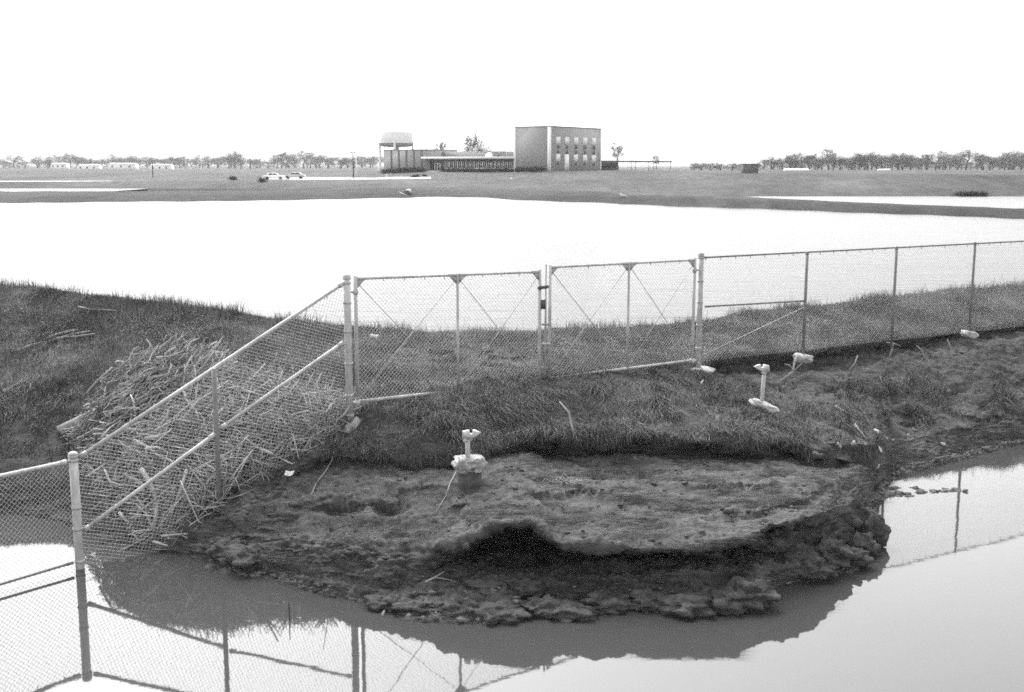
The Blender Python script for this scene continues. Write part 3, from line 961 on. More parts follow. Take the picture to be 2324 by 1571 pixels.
ztop = pY(1249, 287.5, 270.0)[2]
LY = on_l(1168, 300)[0]; LX = on_r(1364, 300)[0]
blk = thing('brick_building', 'tall flat-roofed brick block with five window columns on its right side', 'building', Bw(0, 0, 4.2))
mb = MB(); mb.box((0, 0, 2.5), (LX, LY, ztop), Bw); mb.build('wall', M['brick'], blk)
mb = MB(); mb.box((-.12, -.12, ztop + .003), (LX + .12, LY + .12, ztop + .22), Bw); mb.build('roof_edge', M['roofgrey'], blk)
for lo, hi in (((-.16, -.16, 2.5), (.05, .75, ztop - .05)), ((-.15, LY - .35, 2.5), (.05, LY + .15, ztop - .05)), ((LX - .3, -.15, 2.5), (LX + .15, .05, ztop - .05))):
    mb = MB(); mb.box(lo, hi, Bw); mb.build('corner_trim', M['white'], blk)
for i, cx in enumerate((1266, 1286, 1306.5, 1327, 1347)):
    dy = (0, 1, 2, 3.2, 4.4)[i] * .55
    xa, xb = on_r(cx - 4.8, 340)[0], on_r(cx + 4.8, 340)[0]
    zz = lambda y: on_r(cx, y)[1]
    mb = MB(); mb.box((xa, -.14, zz(328 + dy)), (xb, -.02, zz(311 + dy)), Bw); mb.build('spandrel_panel', M['white2'], blk)
    mb = MB(); mb.box((xa, -.14, zz((386 if i == 1 else 366) + dy)), (xb, -.02, zz(350 + dy)), Bw); mb.build('door' if i == 1 else 'spandrel_panel', M['white'] if i == 1 else M['white2'], blk)
    for ya, yb_ in ((328, 339), (339, 350)) + (((366, 376),) if i != 1 else ()):
        w = MB()
        za, zb = zz(yb_ + dy), zz(ya + dy)
        xm, xn = on_r(cx - 3.6, 340)[0], on_r(cx + 3.6, 340)[0]
        e = .12
        w.box((xm, -.1, za), (xm + e, 0.02, zb), Bw); w.box((xn - e, -.1, za), (xn, 0.02, zb), Bw)
        w.box((xm + e, -.1, za), (xn - e, 0.02, za + e), Bw); w.box((xm + e, -.1, zb - e), (xn - e, 0.02, zb), Bw)
        wo_ = w.build('window', M['galv'], blk)
        g = MB(); g.box((xm + e, -.06, za + e), (xn - e, -.004, zb - e), Bw); g.build('pane', M['glass'], wo_)

# low glazed wing
WX = 1.4
y0 = LY + .03; y1 = on_l(972, 360, WX)[0]
zf1, zf0 = on_l(1100, 355.5, -.6)[1], on_l(1100, 360.5, -.6)[1]
wing = thing('glazed_wing', 'low wing with a long window band under a thin white overhanging roof', 'building', Bw(WX, (y0 + y1) / 2, 4.2))
mb = MB(); mb.box((WX, y0, 2.5), (16, y1, zf0 - .003), Bw); mb.build('wall', M['brick'], wing)
mb = MB(); mb.box((-.8, y0 + .02, zf0), (16, y1 + .6, zf1), Bw); mb.build('roof', M['white'], wing)
mb = MB(); mb.box((7.5, y0 + 9, zf1 + .003), (15.8, y1 + .5, on_l(1050, 344, 7.5)[1]), Bw); mb.build('clerestory_wall', M['brick_hall'], wing)
zs1, zs0 = on_l(1100, 381.5, WX)[1], on_l(1100, 384.5, WX)[1]
mb = MB(); mb.box((WX - .12, y0, zs0), (WX - .003, on_l(1009, 383, WX)[0], zs1), Bw); mb.build('sill_band', M['white2'], wing)
mb = MB(); mb.box((WX - .06, y0, on_l(1100, 366.5, WX)[1]), (WX - .003, y1 - .4, zf0 - .01), Bw); mb.build('eave_shade_band', M['shade'], wing)  # dark strip on the wall, painting the shade below the overhang
nw = 16
for i in range(nw):
    xa, xb = 1010.5 + (1161.5 - 1010.5) * i / nw, 1010.5 + (1161.5 - 1010.5) * (i + 1) / nw
    la, lb = on_l(xb, 375, WX)[0] + .06, on_l(xa, 375, WX)[0] - .06
    za, zb = zs1 + .01, on_l(1100, 366.8, WX)[1]
    w = MB(); e = .11
    for q in (la, (la + lb) / 2 - e / 2, lb - e): w.box((WX - .1, q, za), (WX - .004, q + e, zb), Bw)
    wo_ = w.build('window', M['white2'], wing)
    g = MB(); g.box((WX - .05, la + e, za), (WX - .004, (la + lb) / 2 - e / 2, zb), Bw); g.box((WX - .05, (la + lb) / 2 + e / 2, za), (WX - .004, lb - e, zb), Bw)
    g.build('pane', M['glass'], wo_)
zg = ground_z(*Bw(0, on_l(994, 391, WX)[0], 0)[:2], far_bvh) + .45
la, lb = on_l(1009, 375, WX)[0], on_l(976, 375, WX)[0]
g = MB(); g.box((WX - .05, la, zg), (WX - .003, lb, on_l(1100, 366.8, WX)[1] - .01), Bw); g.build('entrance_glazing', M['glass'], wing)
la, lb = on_l(1000, 375, WX)[0], on_l(987, 375, WX)[0]; zt = on_l(993, 370.5, WX)[1]
d = MB(); e = .16
for q in (la, (la + lb) / 2 - e / 2, lb - e): d.box((WX - .16, q, zg), (WX - .06, q + e, zt), Bw)
d.box((WX - .16, la + e, zt - e), (WX - .06, (la + lb) / 2 - e / 2, zt), Bw); d.box((WX - .16, (la + lb) / 2 + e / 2, zt - e), (WX - .06, lb - e, zt), Bw)
d.build('door_frame', M['white'], wing)
for px, py, r, nm in ((1110, 354.5, 1.0, 'skylight_dome'), (1131, 356, .45, 'roof_vent')):
    ly_, z_ = on_l(px, py, 6.0)
    b_ = MB(); b_.blob(Bw(6, ly_, zf1 + .15), (r, r, r * .9), 1, 0, 1, 8, flat=(-.2, 1)); b_.build(nm, M['white'] if r > .5 else M['shade'], wing, True)
ly_ = on_l(1150, 350, 6.0)[0]
b_ = MB(); b_.tube([Bw(6, ly_, zf1), Bw(6, ly_, zf1 + 1.3)], .09, 8); b_.build('vent_pipe', M['galv'], wing)
# entrance steps
st = thing('entrance_steps', 'pale concrete entrance steps running down to the driveway', 'steps', Bw(-1, (la + lb) / 2, zg - .4))
sb = MB()
n_st = 9
for k in range(n_st):
    xk = WX - .2 - k * .85
    sb.box((xk - .85, la - 1.0, 2.0), (xk - .004, lb + .8, zg - .03 - k * .15), Bw)
sb.build('tread', M['road'], st)

# windowless hall
HX = .9
h0_, h1_ = on_l(972.5, 360, HX)[0], on_l(871, 360, HX)[0]
zh = on_l(920, 341, HX)[1]
hall = thing('windowless_hall', 'windowless brick hall with dark vertical joints below the water tower', 'building', Bw(HX, (h0_ + h1_) / 2, 4.2))
mb = MB(); mb.box((HX, h0_ + .8, 2.5), (14, h1_, zh), Bw); mb.build('wall', M['brick_hall'], hall)
mb = MB(); mb.box((HX - .1, h0_ + .7, zh + .003), (14.1, h1_ + .1, zh + .18), Bw); mb.build('roof_edge', M['roofgrey'], hall)
for px in (888.3, 905.2, 922.5, 939.7, 957.4):
    q = on_l(px, 360, HX)[0]
    mb = MB(); mb.box((HX - .07, q - .28, 2.6), (HX - .003, q + .28, zh - .02), Bw); mb.build('vertical_joint', M['joint'], hall)

# open carport behind the block
cp = thing('carport', 'long open-sided carport with a thin flat roof behind the brick block', 'shelter', Bw(LX + 5, 5, 4.2))
zc = on_r(1400, 364.5, 3)[1]
cx1 = on_r(1518, 368, 3)[0]; cx0 = on_r(1442, 368, 3)[0]
mb = MB(); mb.box((LX + .2, 2, zc - .45), (cx1, 9.5, zc), Bw); mb.build('roof', M['roofgrey'], cp)
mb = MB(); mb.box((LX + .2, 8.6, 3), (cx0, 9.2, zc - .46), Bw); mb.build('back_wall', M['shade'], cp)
for k in range(5):
    x_ = LX + 2 + (cx1 - LX - 2.3) * k / 4
    for y_ in (2.3, 9.3):
        mb = MB(); mb.tube([Bw(x_, y_, 3), Bw(x_, y_, zc - .46)], .09, 8); mb.build('post', M['galvdark'], cp)

# water tower
wc = pY(900, 380, 335.0); wr = pY(938, 380, 335)[0] - wc[0]
zt1, zt0, zb0 = [pY(900, y, 335.0)[2] for y in (300, 326, 332.5)]
wt = thing('water_tower', 'pale elevated water tank on legs rising behind the windowless hall', 'water tower', (wc[0], wc[1], 4))
n = 40; a_ = np.arange(n) / n * 2 * math.pi; cs, sn = np.cos(a_), np.sin(a_)


def lathe(mb, prof):
    V = np.concatenate([np.stack([wc[0] + r * cs, wc[1] + r * sn, 0 * cs + z], 1) for r, z in prof])
    fs = [(k * n + j, k * n + (j + 1) % n, (k + 1) * n + (j + 1) % n, (k + 1) * n + j) for k in range(len(prof) - 1) for j in range(n)]
    return mb.add(V, fs)


mb = MB(); lathe(mb, [(.05, zt1 + .05), (wr * .98, zt1), (wr, zt1 - .05), (wr, zt0)]); mb.build('tank', M['tank'], wt)
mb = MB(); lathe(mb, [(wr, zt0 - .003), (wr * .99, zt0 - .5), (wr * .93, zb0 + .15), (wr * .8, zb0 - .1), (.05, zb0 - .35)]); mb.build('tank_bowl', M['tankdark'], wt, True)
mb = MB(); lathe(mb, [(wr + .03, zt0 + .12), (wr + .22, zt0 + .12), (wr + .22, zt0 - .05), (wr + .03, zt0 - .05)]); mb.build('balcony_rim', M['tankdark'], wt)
for an in (180, 270, 0, 90):
    ax = np.array([math.cos(math.radians(an)), math.sin(math.radians(an)), 0])
    p = np.array([wc[0], wc[1], 0]) + ax * wr * .98
    mb = MB(); mb.tube([p + UP * 3.0, p + UP * 4.6, p + UP * (zt0 + .6)], [.42, .36, .34], 12); lg = mb.build('leg', M['tank'], wt, True)
    gz = ground_z(p[0], p[1], far_bvh)
    mb = MB(); mb.tube([p + UP * (gz - .5), p + UP * (gz + .5), p + UP * (gz + 1.1)], [1.0, .9, .4], 12); mb.build('leg_base', M['concrete'], lg, True)
mb = MB(); mb.tube([(wc[0], wc[1], 3), (wc[0], wc[1], zb0)], .5, 12); mb.build('riser_pipe', M['tank'], wt, True)


# low white houses far away
def house(label, xa, xb, ytop, ybot, Y, rh=.8, wall='white'):
    A, B = far_at(xa, Y), far_at(xb, Y)
    zb = pY(0, ybot, Y)[2]; zt = pY(0, ytop, Y)[2]
    t = thing('white_house', label, 'house', (A + B) / 2, 'low white houses at the edge of the plain')
    mb = MB(); mb.box((A[0], Y, min(zb, A[2]) - 1), (B[0], Y + 8, zt - rh)); mb.build('wall', M[wall], t)
    r = MB(); x0, x1 = A[0] - .3, B[0] + .3
    r.add([(x0, Y - .3, zt - rh + .003), (x1, Y - .3, zt - rh + .003), (x1, Y + 8.3, zt - rh + .003), (x0, Y + 8.3, zt - rh + .003), (x0 + .6, Y + 4, zt), (x1 - .6, Y + 4, zt)],
          [(0, 1, 5, 4), (1, 2, 5), (2, 3, 4, 5), (3, 0, 4), (3, 2, 1, 0)])
    r.build('roof', M['white2'], t)
    for k in range(3):
        f = (k + .5) / 3
        x = A[0] * (1 - f) + B[0] * f
        w = MB(); w.box((x - .5, Y - .06, zt - rh - 1.6), (x + .5, Y - .003, zt - rh - .6)); w.build('window', M['joint'], t)
    return t


house('long white house, widest of the far houses on the left', 246, 305, 370, 383.5, 620)
house('white house beside the utility pole on the plain', 340, 386, 372.5, 385, 600)
house('small white house nearest the end of the plain, two treetops in front', 116, 149, 370, 378, 700, .9)
house('low white house left of the long white one behind small trees', 176, 222, 373, 380, 660)
house('pale roofed house among the trees across the mound, left one', 1786, 1841, 383, 393, 420, 1.0)
house('small pale house among the trees, half hidden by trunks', 2001, 2025, 383.5, 392, 430, .8)

# small block shed on the bank
sp = pY(1702, 391, 225.0); gz = ground_z(sp[0], sp[1], far_bvh)
zt = pY(1702, 371.5, 225.0)[2]
sh = thing('block_shed', 'small grey windowless block shed standing alone on the grassy bank', 'shed', (sp[0], sp[1], gz))
w_ = 16 / F * 225
mb = MB(); mb.box((sp[0] - w_, sp[1] - 1, gz - .5), (sp[0] + w_, sp[1] + 2, zt - .14)); mb.build('wall', M['joint'], sh)
mb = MB(); mb.box((sp[0] - w_ - .1, sp[1] - 1.1, zt - .137), (sp[0] + w_ + .1, sp[1] + 2.1, zt)); mb.build('roof', M['roofgrey'], sh)


# poles, hydrants, cars
def far_pole(name, label, cat, x, ytop, Y, r, m, head):
    b = far_at(x, Y); zt = pY(x, ytop, Y)[2]
    t = thing(name, label, cat, b)
    mb = MB(); mb.tube([b - UP * .4, V3(b, zt)], [r, r * .75], 8); mb.build('pole', M[m], t, True)
    if head == 'lamp':
        for s in (-1, 1):
            h = MB(); h.tube([V3(b, zt - .12), V3(b, zt - .05) + np.array([s * .3, 0, 0])], .05, 6)
            h.blob(V3(b, zt - .02) + np.array([s * .42, 0, 0]), (.28, .2, .13), 2, 0, 1, 6); h.build('lamp_head', M['shade'], t, True)
    if head == 'arm':
        h = MB(); h.box(V3(b, zt - .7) + np.array([-.9, -.06, 0]), V3(b, zt - .55) + np.array([.9, .06, 0])); h.build('crossarm', M['bark'], t)
    if head == 'ball':
        h = MB(); h.blob(V3(b, zt), (r * 1.6, r * 1.6, r * 1.6), 1, 0, 1, 6); h.build('finial', M[m], t, True)
    return t


far_pole('lamp_post', 'dark lamp post with twin heads beside the driveway', 'lamp post', 802, 346, 262, .16, 'shade', 'lamp')
far_pole('white_mast', 'thin white mast standing right next to the dark lamp post', 'mast', 809, 352, 268, .13, 'white2', 'ball')
far_pole('utility_pole', 'lone utility pole on the plain in front of a white house', 'utility pole', 347, 354, 300, .14, 'bark', 'arm')
far_pole('antenna_pole', 'thin distant pole with crossarm above the far trees', 'utility pole', 568, 341, 520, .14, 'bark', 'arm')


def hydrant(label, x, ytop, Y, m):
    b = far_at(x, Y); h = pY(x, ytop, Y)[2] - b[2]
    t = thing('fire_hydrant', label, 'hydrant', b)
    mb = MB(); mb.tube([b - UP * .1, b + UP * h * .1, b + UP * h * .11, b + UP * h * .75], [.24, .24, .15, .15], 10); mb.tube([b + UP * h * .5 - np.array([.26, 0, 0]), b + UP * h * .5 + np.array([.26, 0, 0])], .09, 8); mb.build('barrel', M[m], t, True)
    c = MB(); c.blob(b + UP * h * .78, (.22, .22, h * .22), 1, 0, 1, 8, flat=(-.3, 1)); c.build('bonnet', M[m], t, True)


hydrant('white hydrant on the lawn in front of the tall brick block', 1160, 403, 238, 'white')
hydrant('white hydrant below the left end of the windowless hall', 878, 395, 268, 'white2')
hydrant('small grey hydrant on the lawn right of the entrance steps', 1009, 406, 246, 'galvdark')


def car(label, x, Y, yaw, m):
    b = far_at(x, Y)
    t = thing('parked_car', label, 'car', b, None)
    R = rotz(yaw)
    prof = [(-2.5, .35), (-2.55, .75), (-2.4, .95), (-1.5, 1.0), (-1.05, 1.0), (1.1, 1.0), (2.3, .92), (2.5, .7), (2.45, .35)]
    cab = [(-1.75, 1.0), (-1.35, 1.45), (-.9, 1.52), (.35, 1.52), (.7, 1.42), (1.2, 1.0)]

    def prism(mb, pr, w0, w1):
        n = len(pr); zmax = max(z for _, z in pr); zmin = min(z for _, z in pr)
        hw = [w0 + (w1 - w0) * (z - zmin) / (zmax - zmin) for _, z in pr]
        V = [np.array([x, -h, z]) for (x, z), h in zip(pr, hw)] + [np.array([x, h, z]) for (x, z), h in zip(pr, hw)]
        V = [b + R @ v for v in V]
        mb.add(V, [tuple(range(n)), tuple(range(2 * n - 1, n - 1, -1))] + [(i, i + n, (i + 1) % n + n, (i + 1) % n) for i in range(n)])
    mb = MB(); prism(mb, prof, .95, .9); prism(mb, [(x, z + .004) for x, z in cab], .86, .68); mb.build('body', M[m], t)
    g = MB()
    for s in (-1, 1):
        for pr in ([(-1.35, 1.08), (-1.1, 1.4), (-.3, 1.43), (-.3, 1.08)], [(-.2, 1.08), (-.2, 1.43), (.35, 1.42), (.85, 1.08)]):
            V = [b + R @ np.array([x, s * (.88 - (z - 1) * .34 + .004), z]) for x, z in pr]
            g.add(V, [(0, 1, 2, 3)])
    g.build('side_window', M['glass'], t)
    for x_ in (-1.55, 1.5):
        for s in (-1, 1):
            w = MB(); w.tube([b + R @ np.array([x_, s * .76, .34]), b + R @ np.array([x_, s * .97, .34])], .34, 14); w.build('wheel', M['tyre'], t)
    return t


car('white parked car, left one of the two beside the driveway', 622, 266, .12, 'white')
car('pale grey parked car with dark windows, right one of the two beside the driveway', 668, 268, math.pi + .05, 'carg')


# ------------------------------------------------------------------ trees and shrubs
def leafy(centers, n, spread, size, r):
    c = np.asarray(centers)[r.integers(0, len(centers), n)]
    p = c + r.normal(size=(n, 3)) * spread
    d1 = r.normal(size=(n, 3)); d1 /= np.linalg.norm(d1, axis=1)[:, None]
    d2 = r.normal(size=(n, 3)); d2 -= (d2 * d1).sum(1)[:, None] * d1; d2 /= np.linalg.norm(d2, axis=1)[:, None]
    s = size * r.uniform(.6, 1.4, n)[:, None]
    return np.stack([p - d1 * s, p + d1 * s * .2 + d2 * s * .8, p + d1 * s, p - d2 * s * .5], 1)


def tree_mesh(kind, seed):
    """unit: about 10 m tall, base at origin; returns trunk mesh and crown mesh"""
    r = np.random.default_rng(seed)
    t = MB()
    top = {'round': 7.5, 'tall': 9.0, 'bare': 7.0, 'broad': 6.5, 'bush': 5.5}[kind]
    tp = [(0, 0, -.5)] + [(r.normal() * .12 * k, r.normal() * .12 * k, top * k / 4) for k in range(1, 5)]
    t.tube(tp, [.32, .26, .2, .13, .05], 6)
    tips, mids = [], []
    nl = {'round': 14, 'tall': 16, 'bare': 15, 'broad': 17, 'bush': 22}[kind]
    for i in range(nl):
        f0 = {'bush': .04, 'bare': .32}.get(kind, .16)
        f = f0 + (.95 - f0) * (i + r.uniform(0, .8)) / nl
        k = f * 4; j = int(min(3, k)); s = np.array(tp[j]) * (1 - (k - j)) + np.array(tp[j + 1]) * (k - j)
        an = i * 2.4 + r.uniform(-.4, .4)
        L = {'round': 3.3, 'tall': 2.3, 'bare': 3.0, 'broad': 3.9, 'bush': 3.4}[kind] * (1.15 - f * .55) * r.uniform(.75, 1.2)
        up = r.uniform(.5, 1.1)
        d = np.array([math.cos(an), math.sin(an), up]); d /= np.linalg.norm(d)
        e1 = s + d * L * .55; e2 = s + d * L + UP * L * .1 + r.normal(size=3) * .25
        t.tube([s, e1, e2], [.1, .06, .025], 5)
        for q in range(4):
            g = e1 + (e2 - e1) * r.uniform(0, 1); dd = d + r.normal(size=3) * .7; dd /= np.linalg.norm(dd)
            h = g + dd * L * r.uniform(.25, .5)
            t.tube([g, h], [.035, .012], 4)
            tips.append(h); mids.append((g + h) / 2)
        tips.append(e2)
    c = MB()
    if kind == 'bare':
        Vq = []
        for tip in tips + mids:
            for q in range(9):
                dd = r.normal(size=3) + UP * .4; dd /= np.linalg.norm(dd)
                e = tip + dd * r.uniform(.5, 1.1)
                sd = np.cross(dd, r.normal(size=3)); sd /= np.linalg.norm(sd)
                Vq.append([tip - sd * .03, tip + sd * .03, e + sd * .012, e - sd * .012])
        Vq = np.array(Vq)
        extra = leafy(tips, 160, .35, .11, r)
        Vq = np.concatenate([Vq, extra])
    else:
        nlv = {'round': 2100, 'tall': 1900, 'broad': 2300, 'bush': 2600}[kind]
        Vq = np.concatenate([leafy(tips + mids, nlv, .55, .13, r), leafy(tips, 500, 1.0, .10, r)])
    c.V = [Vq.reshape(-1, 3)]; c.n = len(Vq) * 4
    c.Q = {4: [tuple(range(i * 4, i * 4 + 4)) for i in range(len(Vq))]}
    return t, c


PROTO = {}


def get_proto(kind, seed):
    if (kind, seed) not in PROTO:
        t, c = tree_mesh(kind, seed)
        mes = []
        for nm, b_, m in (('trunk', t, M['bark']), ('crown', c, M['leaf'])):
            V = np.concatenate(b_.V)
            me = bpy.data.meshes.new(nm); me.from_pydata(V.tolist(), [], [f for q in b_.Q.values() for f in q]); me.materials.append(m); me.update()
            mes.append((nm, me))
        PROTO[(kind, seed)] = mes
    return PROTO[(kind, seed)]


def tree(x, ytop, Y, kind, seed, label, group=None, wide=1.0, name='tree'):
    b = far_at(x, Y); h = max(2.0, pY(x, ytop, Y)[2] - b[2])
    t = thing(name, label, 'tree', b, group)
    s = h / {'round': 9.2, 'tall': 10.0, 'bare': 8.8, 'broad': 8.6, 'bush': 7.0}[kind]
    t.scale = (s * wide, s * wide, s)
    t.rotation_euler = (0, 0, random.uniform(0, 6.28))
    for nm, me in get_proto(kind, seed):
        o = bpy.data.objects.new(nm, me); col.objects.link(o); o.parent = t
    return t


kinds = [('round', 1), ('tall', 2), ('broad', 3), ('bare', 4), ('round', 5), ('tall', 6), ('bare', 7), ('broad', 8)]
tops = [(-150, 350), (-60, 356), (40, 352), (95, 350), (118, 358), (140, 352), (161, 344), (182, 352), (205, 358), (232, 356), (260, 352), (285, 356), (310, 354), (338, 358), (368, 359), (392, 357), (415, 352), (436, 356), (457, 352), (478, 356), (500, 358),
        (520, 350), (552, 352), (575, 358), (597, 356), (618, 350), (660, 346), (672, 350), (706, 348), (724, 349), (745, 358), (766, 362), (788, 360), (822, 355), (842, 352), (860, 354), (882, 352), (905, 354)]
for i, (x, yt) in enumerate(tops):
    k, s = kinds[(i * 5 + i // 3) % 8]
    tree(x + random.uniform(-6, 6), yt + random.uniform(-4, 3), random.uniform(950, 1250), k, s, 'pale hazy tree in the distant treeline on the plain left of the buildings', 'hazy trees of the distant left treeline', random.uniform(1.2, 2.1))
tree(535, 341, 800, 'round', 1, 'round-crowned tree standing highest above the plain left of the white cars', None, 1.25)
tree(640, 343, 850, 'bare', 4, 'upright bare tree behind the white parked cars', None, 1.0)
tree(690, 341, 850, 'tall', 6, 'tall pale tree right of the parked cars, tallest of its stand', None, 1.5)
for i in range(60):          # scrub in front of that treeline
    x = -150 + i * 18 + random.uniform(-7, 7)
    if 862 < x < 1000: continue
    tree(x, 363 + random.uniform(-7, 7), random.uniform(820, 1000), 'bush', 10 + i % 3, 'low hazy scrub tree at the foot of the distant left treeline', 'scrub at the foot of the left treeline', random.uniform(1.2, 1.9), 'scrub_tree')
tree(1000, 316, 360, 'bare', 7, 'thin sparse tree showing over the roof of the glazed wing', None, .75)
tree(1072, 309, 350, 'bush', 10, 'dense dark tree rising behind the roof of the glazed wing', None, .62)
tree(1098, 332, 360, 'bush', 12, 'lower dark tree leaning out from the dense one behind the roof', None, .8)
tree(1402, 322, 345, 'bare', 4, 'bare crooked tree behind the carport roof', None, .8)
tree(1489, 350, 380, 'bare', 7, 'small bare tree seen through the open end of the carport', None, .9)
rt = [(1745, 352), (1768, 349), (1790, 354), (1812, 349), (1832, 347), (1852, 351), (1872, 344), (1893, 353), (1915, 352), (1938, 350), (1958, 345), (1978, 351), (1998, 354), (2018, 353), (2040, 352), (2060, 349), (2082, 350), (2104, 346), (2127, 345), (2150, 344), (2172, 348), (2195, 344),
      (2218, 345), (2245, 347), (2275, 344), (2305, 348), (2340, 345)]
for i, (x, yt) in enumerate(rt):
    k, s = kinds[(0, 2, 4, 7, 3, 2, 5, 0, 6)[i % 9]]
    tree(x + random.uniform(-9, 9), yt + random.uniform(-4, 4) + 5 * math.sin(i * 1.7), random.uniform(430, 520), k, s, 'grey leafless-looking tree in the stand behind the grassy bank on the right', 'trees behind the right grassy bank', random.uniform(1.0, 1.8))
for i in range(38):
    x = 1738 + i * 16.5 + random.uniform(-6, 6)
    tree(x, 362 + random.uniform(-10, 10), random.uniform(440, 500), 'bush', 10 + i % 3, 'low scrub tree filling the foot of the stand behind the right bank', 'scrub below the right stand of trees', random.uniform(1.1, 2.2), 'scrub_tree')
for x, yt, w in ((1592, 375, 1.9), (1612, 374, 1.8), (1634, 377, 1.8), (1662, 380, 2.0), (1681, 381, 1.6), (1575, 381, 1.5), (1720, 382, 1.5)):
    tree(x, yt, 330, 'bush', 10 + int(x) % 3, 'low dark bush on the bank between the carport and the block shed', 'bushes between carport and shed', w, 'bush')

# clipped shrubs along the walls, dark shrubs on the plain
r_ = np.random.default_rng(3)
shr = []
for s in range(3):
    cen = np.concatenate([r_.normal(size=(40, 3)) * [.28, .28, .22] + [0, 0, .5]])
    Vq = leafy(cen, 900, .17, .08, r_)
    me = bpy.data.meshes.new('shrub'); me.from_pydata(Vq.reshape(-1, 3).tolist(), [], [tuple(range(i * 4, i * 4 + 4)) for i in range(len(Vq))]); me.materials.append(M['leafd']); me.update()
    shr.append(me)


def shrub(p, s, label, group, i, wide=1.0):
    o = bpy.data.objects.new('shrub', shr[i % 3]); col.objects.link(o)
    o.location = p; o.scale = (s * wide, s * wide, s); o.rotation_euler = (0, 0, random.uniform(0, 6))
    tag(o, label, 'shrub', group)


def wall_shrubs(xa, xb, lx, n, s, label, group):
    la, lb = on_l(xb, 386, lx)[0], on_l(xa, 386, lx)[0]
    for i in range(n):
        p = Bw(lx, la + (lb - la) * (i + .5) / n, 0)
        p[2] = ground_z(p[0], p[1], far_bvh) - .12
        shrub(p, s * random.uniform(.9, 1.1), label, group, i)


wall_shrubs(869, 962, -.5, 17, 1.15, 'dark clipped shrub along the foot of the windowless hall', 'shrubs along the windowless hall')
wall_shrubs(1006, 1163, .0, 24, 1.0, 'dark clipped shrub under the window band of the glazed wing', 'shrubs under the glazed wing windows')
wall_shrubs(1170, 1234, -1.3, 9, 1.1, 'dark clipped shrub at the blank side of the tall brick block', 'shrubs beside the tall brick block')
for x, Y, s, w, lb in ((529, 262, 1.0, 1.3, 'dark low shrub on the plain, the farther left of two'), (595, 250, 1.0, 1.4, 'dark low shrub at the left end of the driveway'), (943, 0, .7, 2.2, 'dark low shrub below the windowless hall beside the drive'), (964, 0, .7, 1.3, 'dark low shrub at the foot of the entrance steps')):
    pp = far_at(x, Y) if Y > 10 else hit(x, {943: 402.5, 964: 401.5}[x], True)
    shrub(pp - UP * .15, s, lb, None, int(x), w)
for i, x in enumerate((2180, 2196, 2212, 2228)):
    p = hit(x, 445, True)
    shrub(p - UP * .1, .75, 'dark shrub at the far water edge by the right end of the second pond', 'shrubs at the far pond edge', i, 1.6)

# bits on the dike
b = hit(1414, 448, True)
pl = MB(); V = np.array([[-.5, 0, 0], [.5, 0, 0], [.5, .08, 0], [-.5, .08, 0], [-.5, 0, .3], [.5, 0, .3], [.5, .08, .3], [-.5, .08, .3]]) @ roty(.3).T
pl.add(V + b + [0, 0, .1], [(0, 3, 2, 1), (4, 5, 6, 7), (0, 1, 5, 4), (1, 2, 6, 5), (2, 3, 7, 6), (3, 0, 4, 7)])
tag(pl.build('white_board', M['paper'], None, False, b), 'white board lying tilted on the low dike across the pond', 'board')
b = hit(922, 442, True)
cu = thing('drain_culvert', 'dark drain outlet with a pale plank at the far pond shore', 'culvert', b)
mb = MB(); mb.tube([b + [0, -.6, .15], b + [0.2, 2.5, .35]], .5, 14); mb.build('pipe', M['iron'], cu)
mb = MB(); mb.tube([b + [-.9, -.9, .35], b + [.5, -1.6, -.25]], .13, 6); mb.build('plank', M['concrete'], cu)

# ------------------------------------------------------------------ brush heap against the sloping fence
yt_c = np.array([(150, 1000), (190, 940), (232, 862), (300, 802), (400, 780), (490, 792), (530, 835), (600, 862), (700, 890), (782, 930)], float)
yb_c = np.array([(150, 1012), (200, 1110), (250, 1190), (330, 1238), (400, 1238), (480, 1180), (560, 1108), (640, 1066), (700, 1032), (782, 965)], float)
Yt_c = np.array([(150, 3.5), (190, 3.42), (232, 3.38), (300, 3.42), (400, 3.44), (490, 3.42), (600, 3.33), (700, 3.27), (782, 3.2)], float)


def heap(x, f):
    """point of the heap's surface: f = 0 at its foot, 1 at its top"""
    yt, yb = np.interp(x, yt_c[:, 0], yt_c[:, 1]), np.interp(x, yb_c[:, 0], yb_c[:, 1])
    lo = hit(x, yb); hi = pY(x, yt, np.interp(x, Yt_c[:, 0], Yt_c[:, 1]) * H)
    bulge = .28 * math.sin(math.pi * f)
    p = lo * (1 - f) + hi * f
    return p + np.array([0, -.35, .8]) * bulge * min(1.0, (yb - yt) / 200)


hx = np.linspace(152, 780, 60); hf = np.linspace(0, 1, 30)
HV = np.array([[heap(x, f) for x in hx] for f in hf])
HV = HV + np.array([0, .2, -.2])
HV[..., :] += (fbm(HV * 2.2, 4) * .10)[..., None] * np.array([0, -.5, 1])
backr = HV[-1].copy(); backr[:, 1] += 1.1
for i in range(len(backr)): backr[i, 2] = min(HV[-1, i, 2] - .2, ground_z(backr[i, 0], backr[i, 1]) - .2)
HV = np.concatenate([HV, backr[None]])
core = MB()  # dark sheet inside the heap, painting the shade among its sticks
nh, mh = HV.shape[:2]
core.add(HV.reshape(-1, 3), [(i * mh + j, i * mh + j + 1, (i + 1) * mh + j + 1, (i + 1) * mh + j) for i in range(nh - 1) for j in range(mh - 1)])
tag(core.build('brush_heap', M['darkwood'], None, True), 'dark sheet standing for shaded gaps in the big brush heap behind the sloping fence', 'brush heap', None, 'stuff')


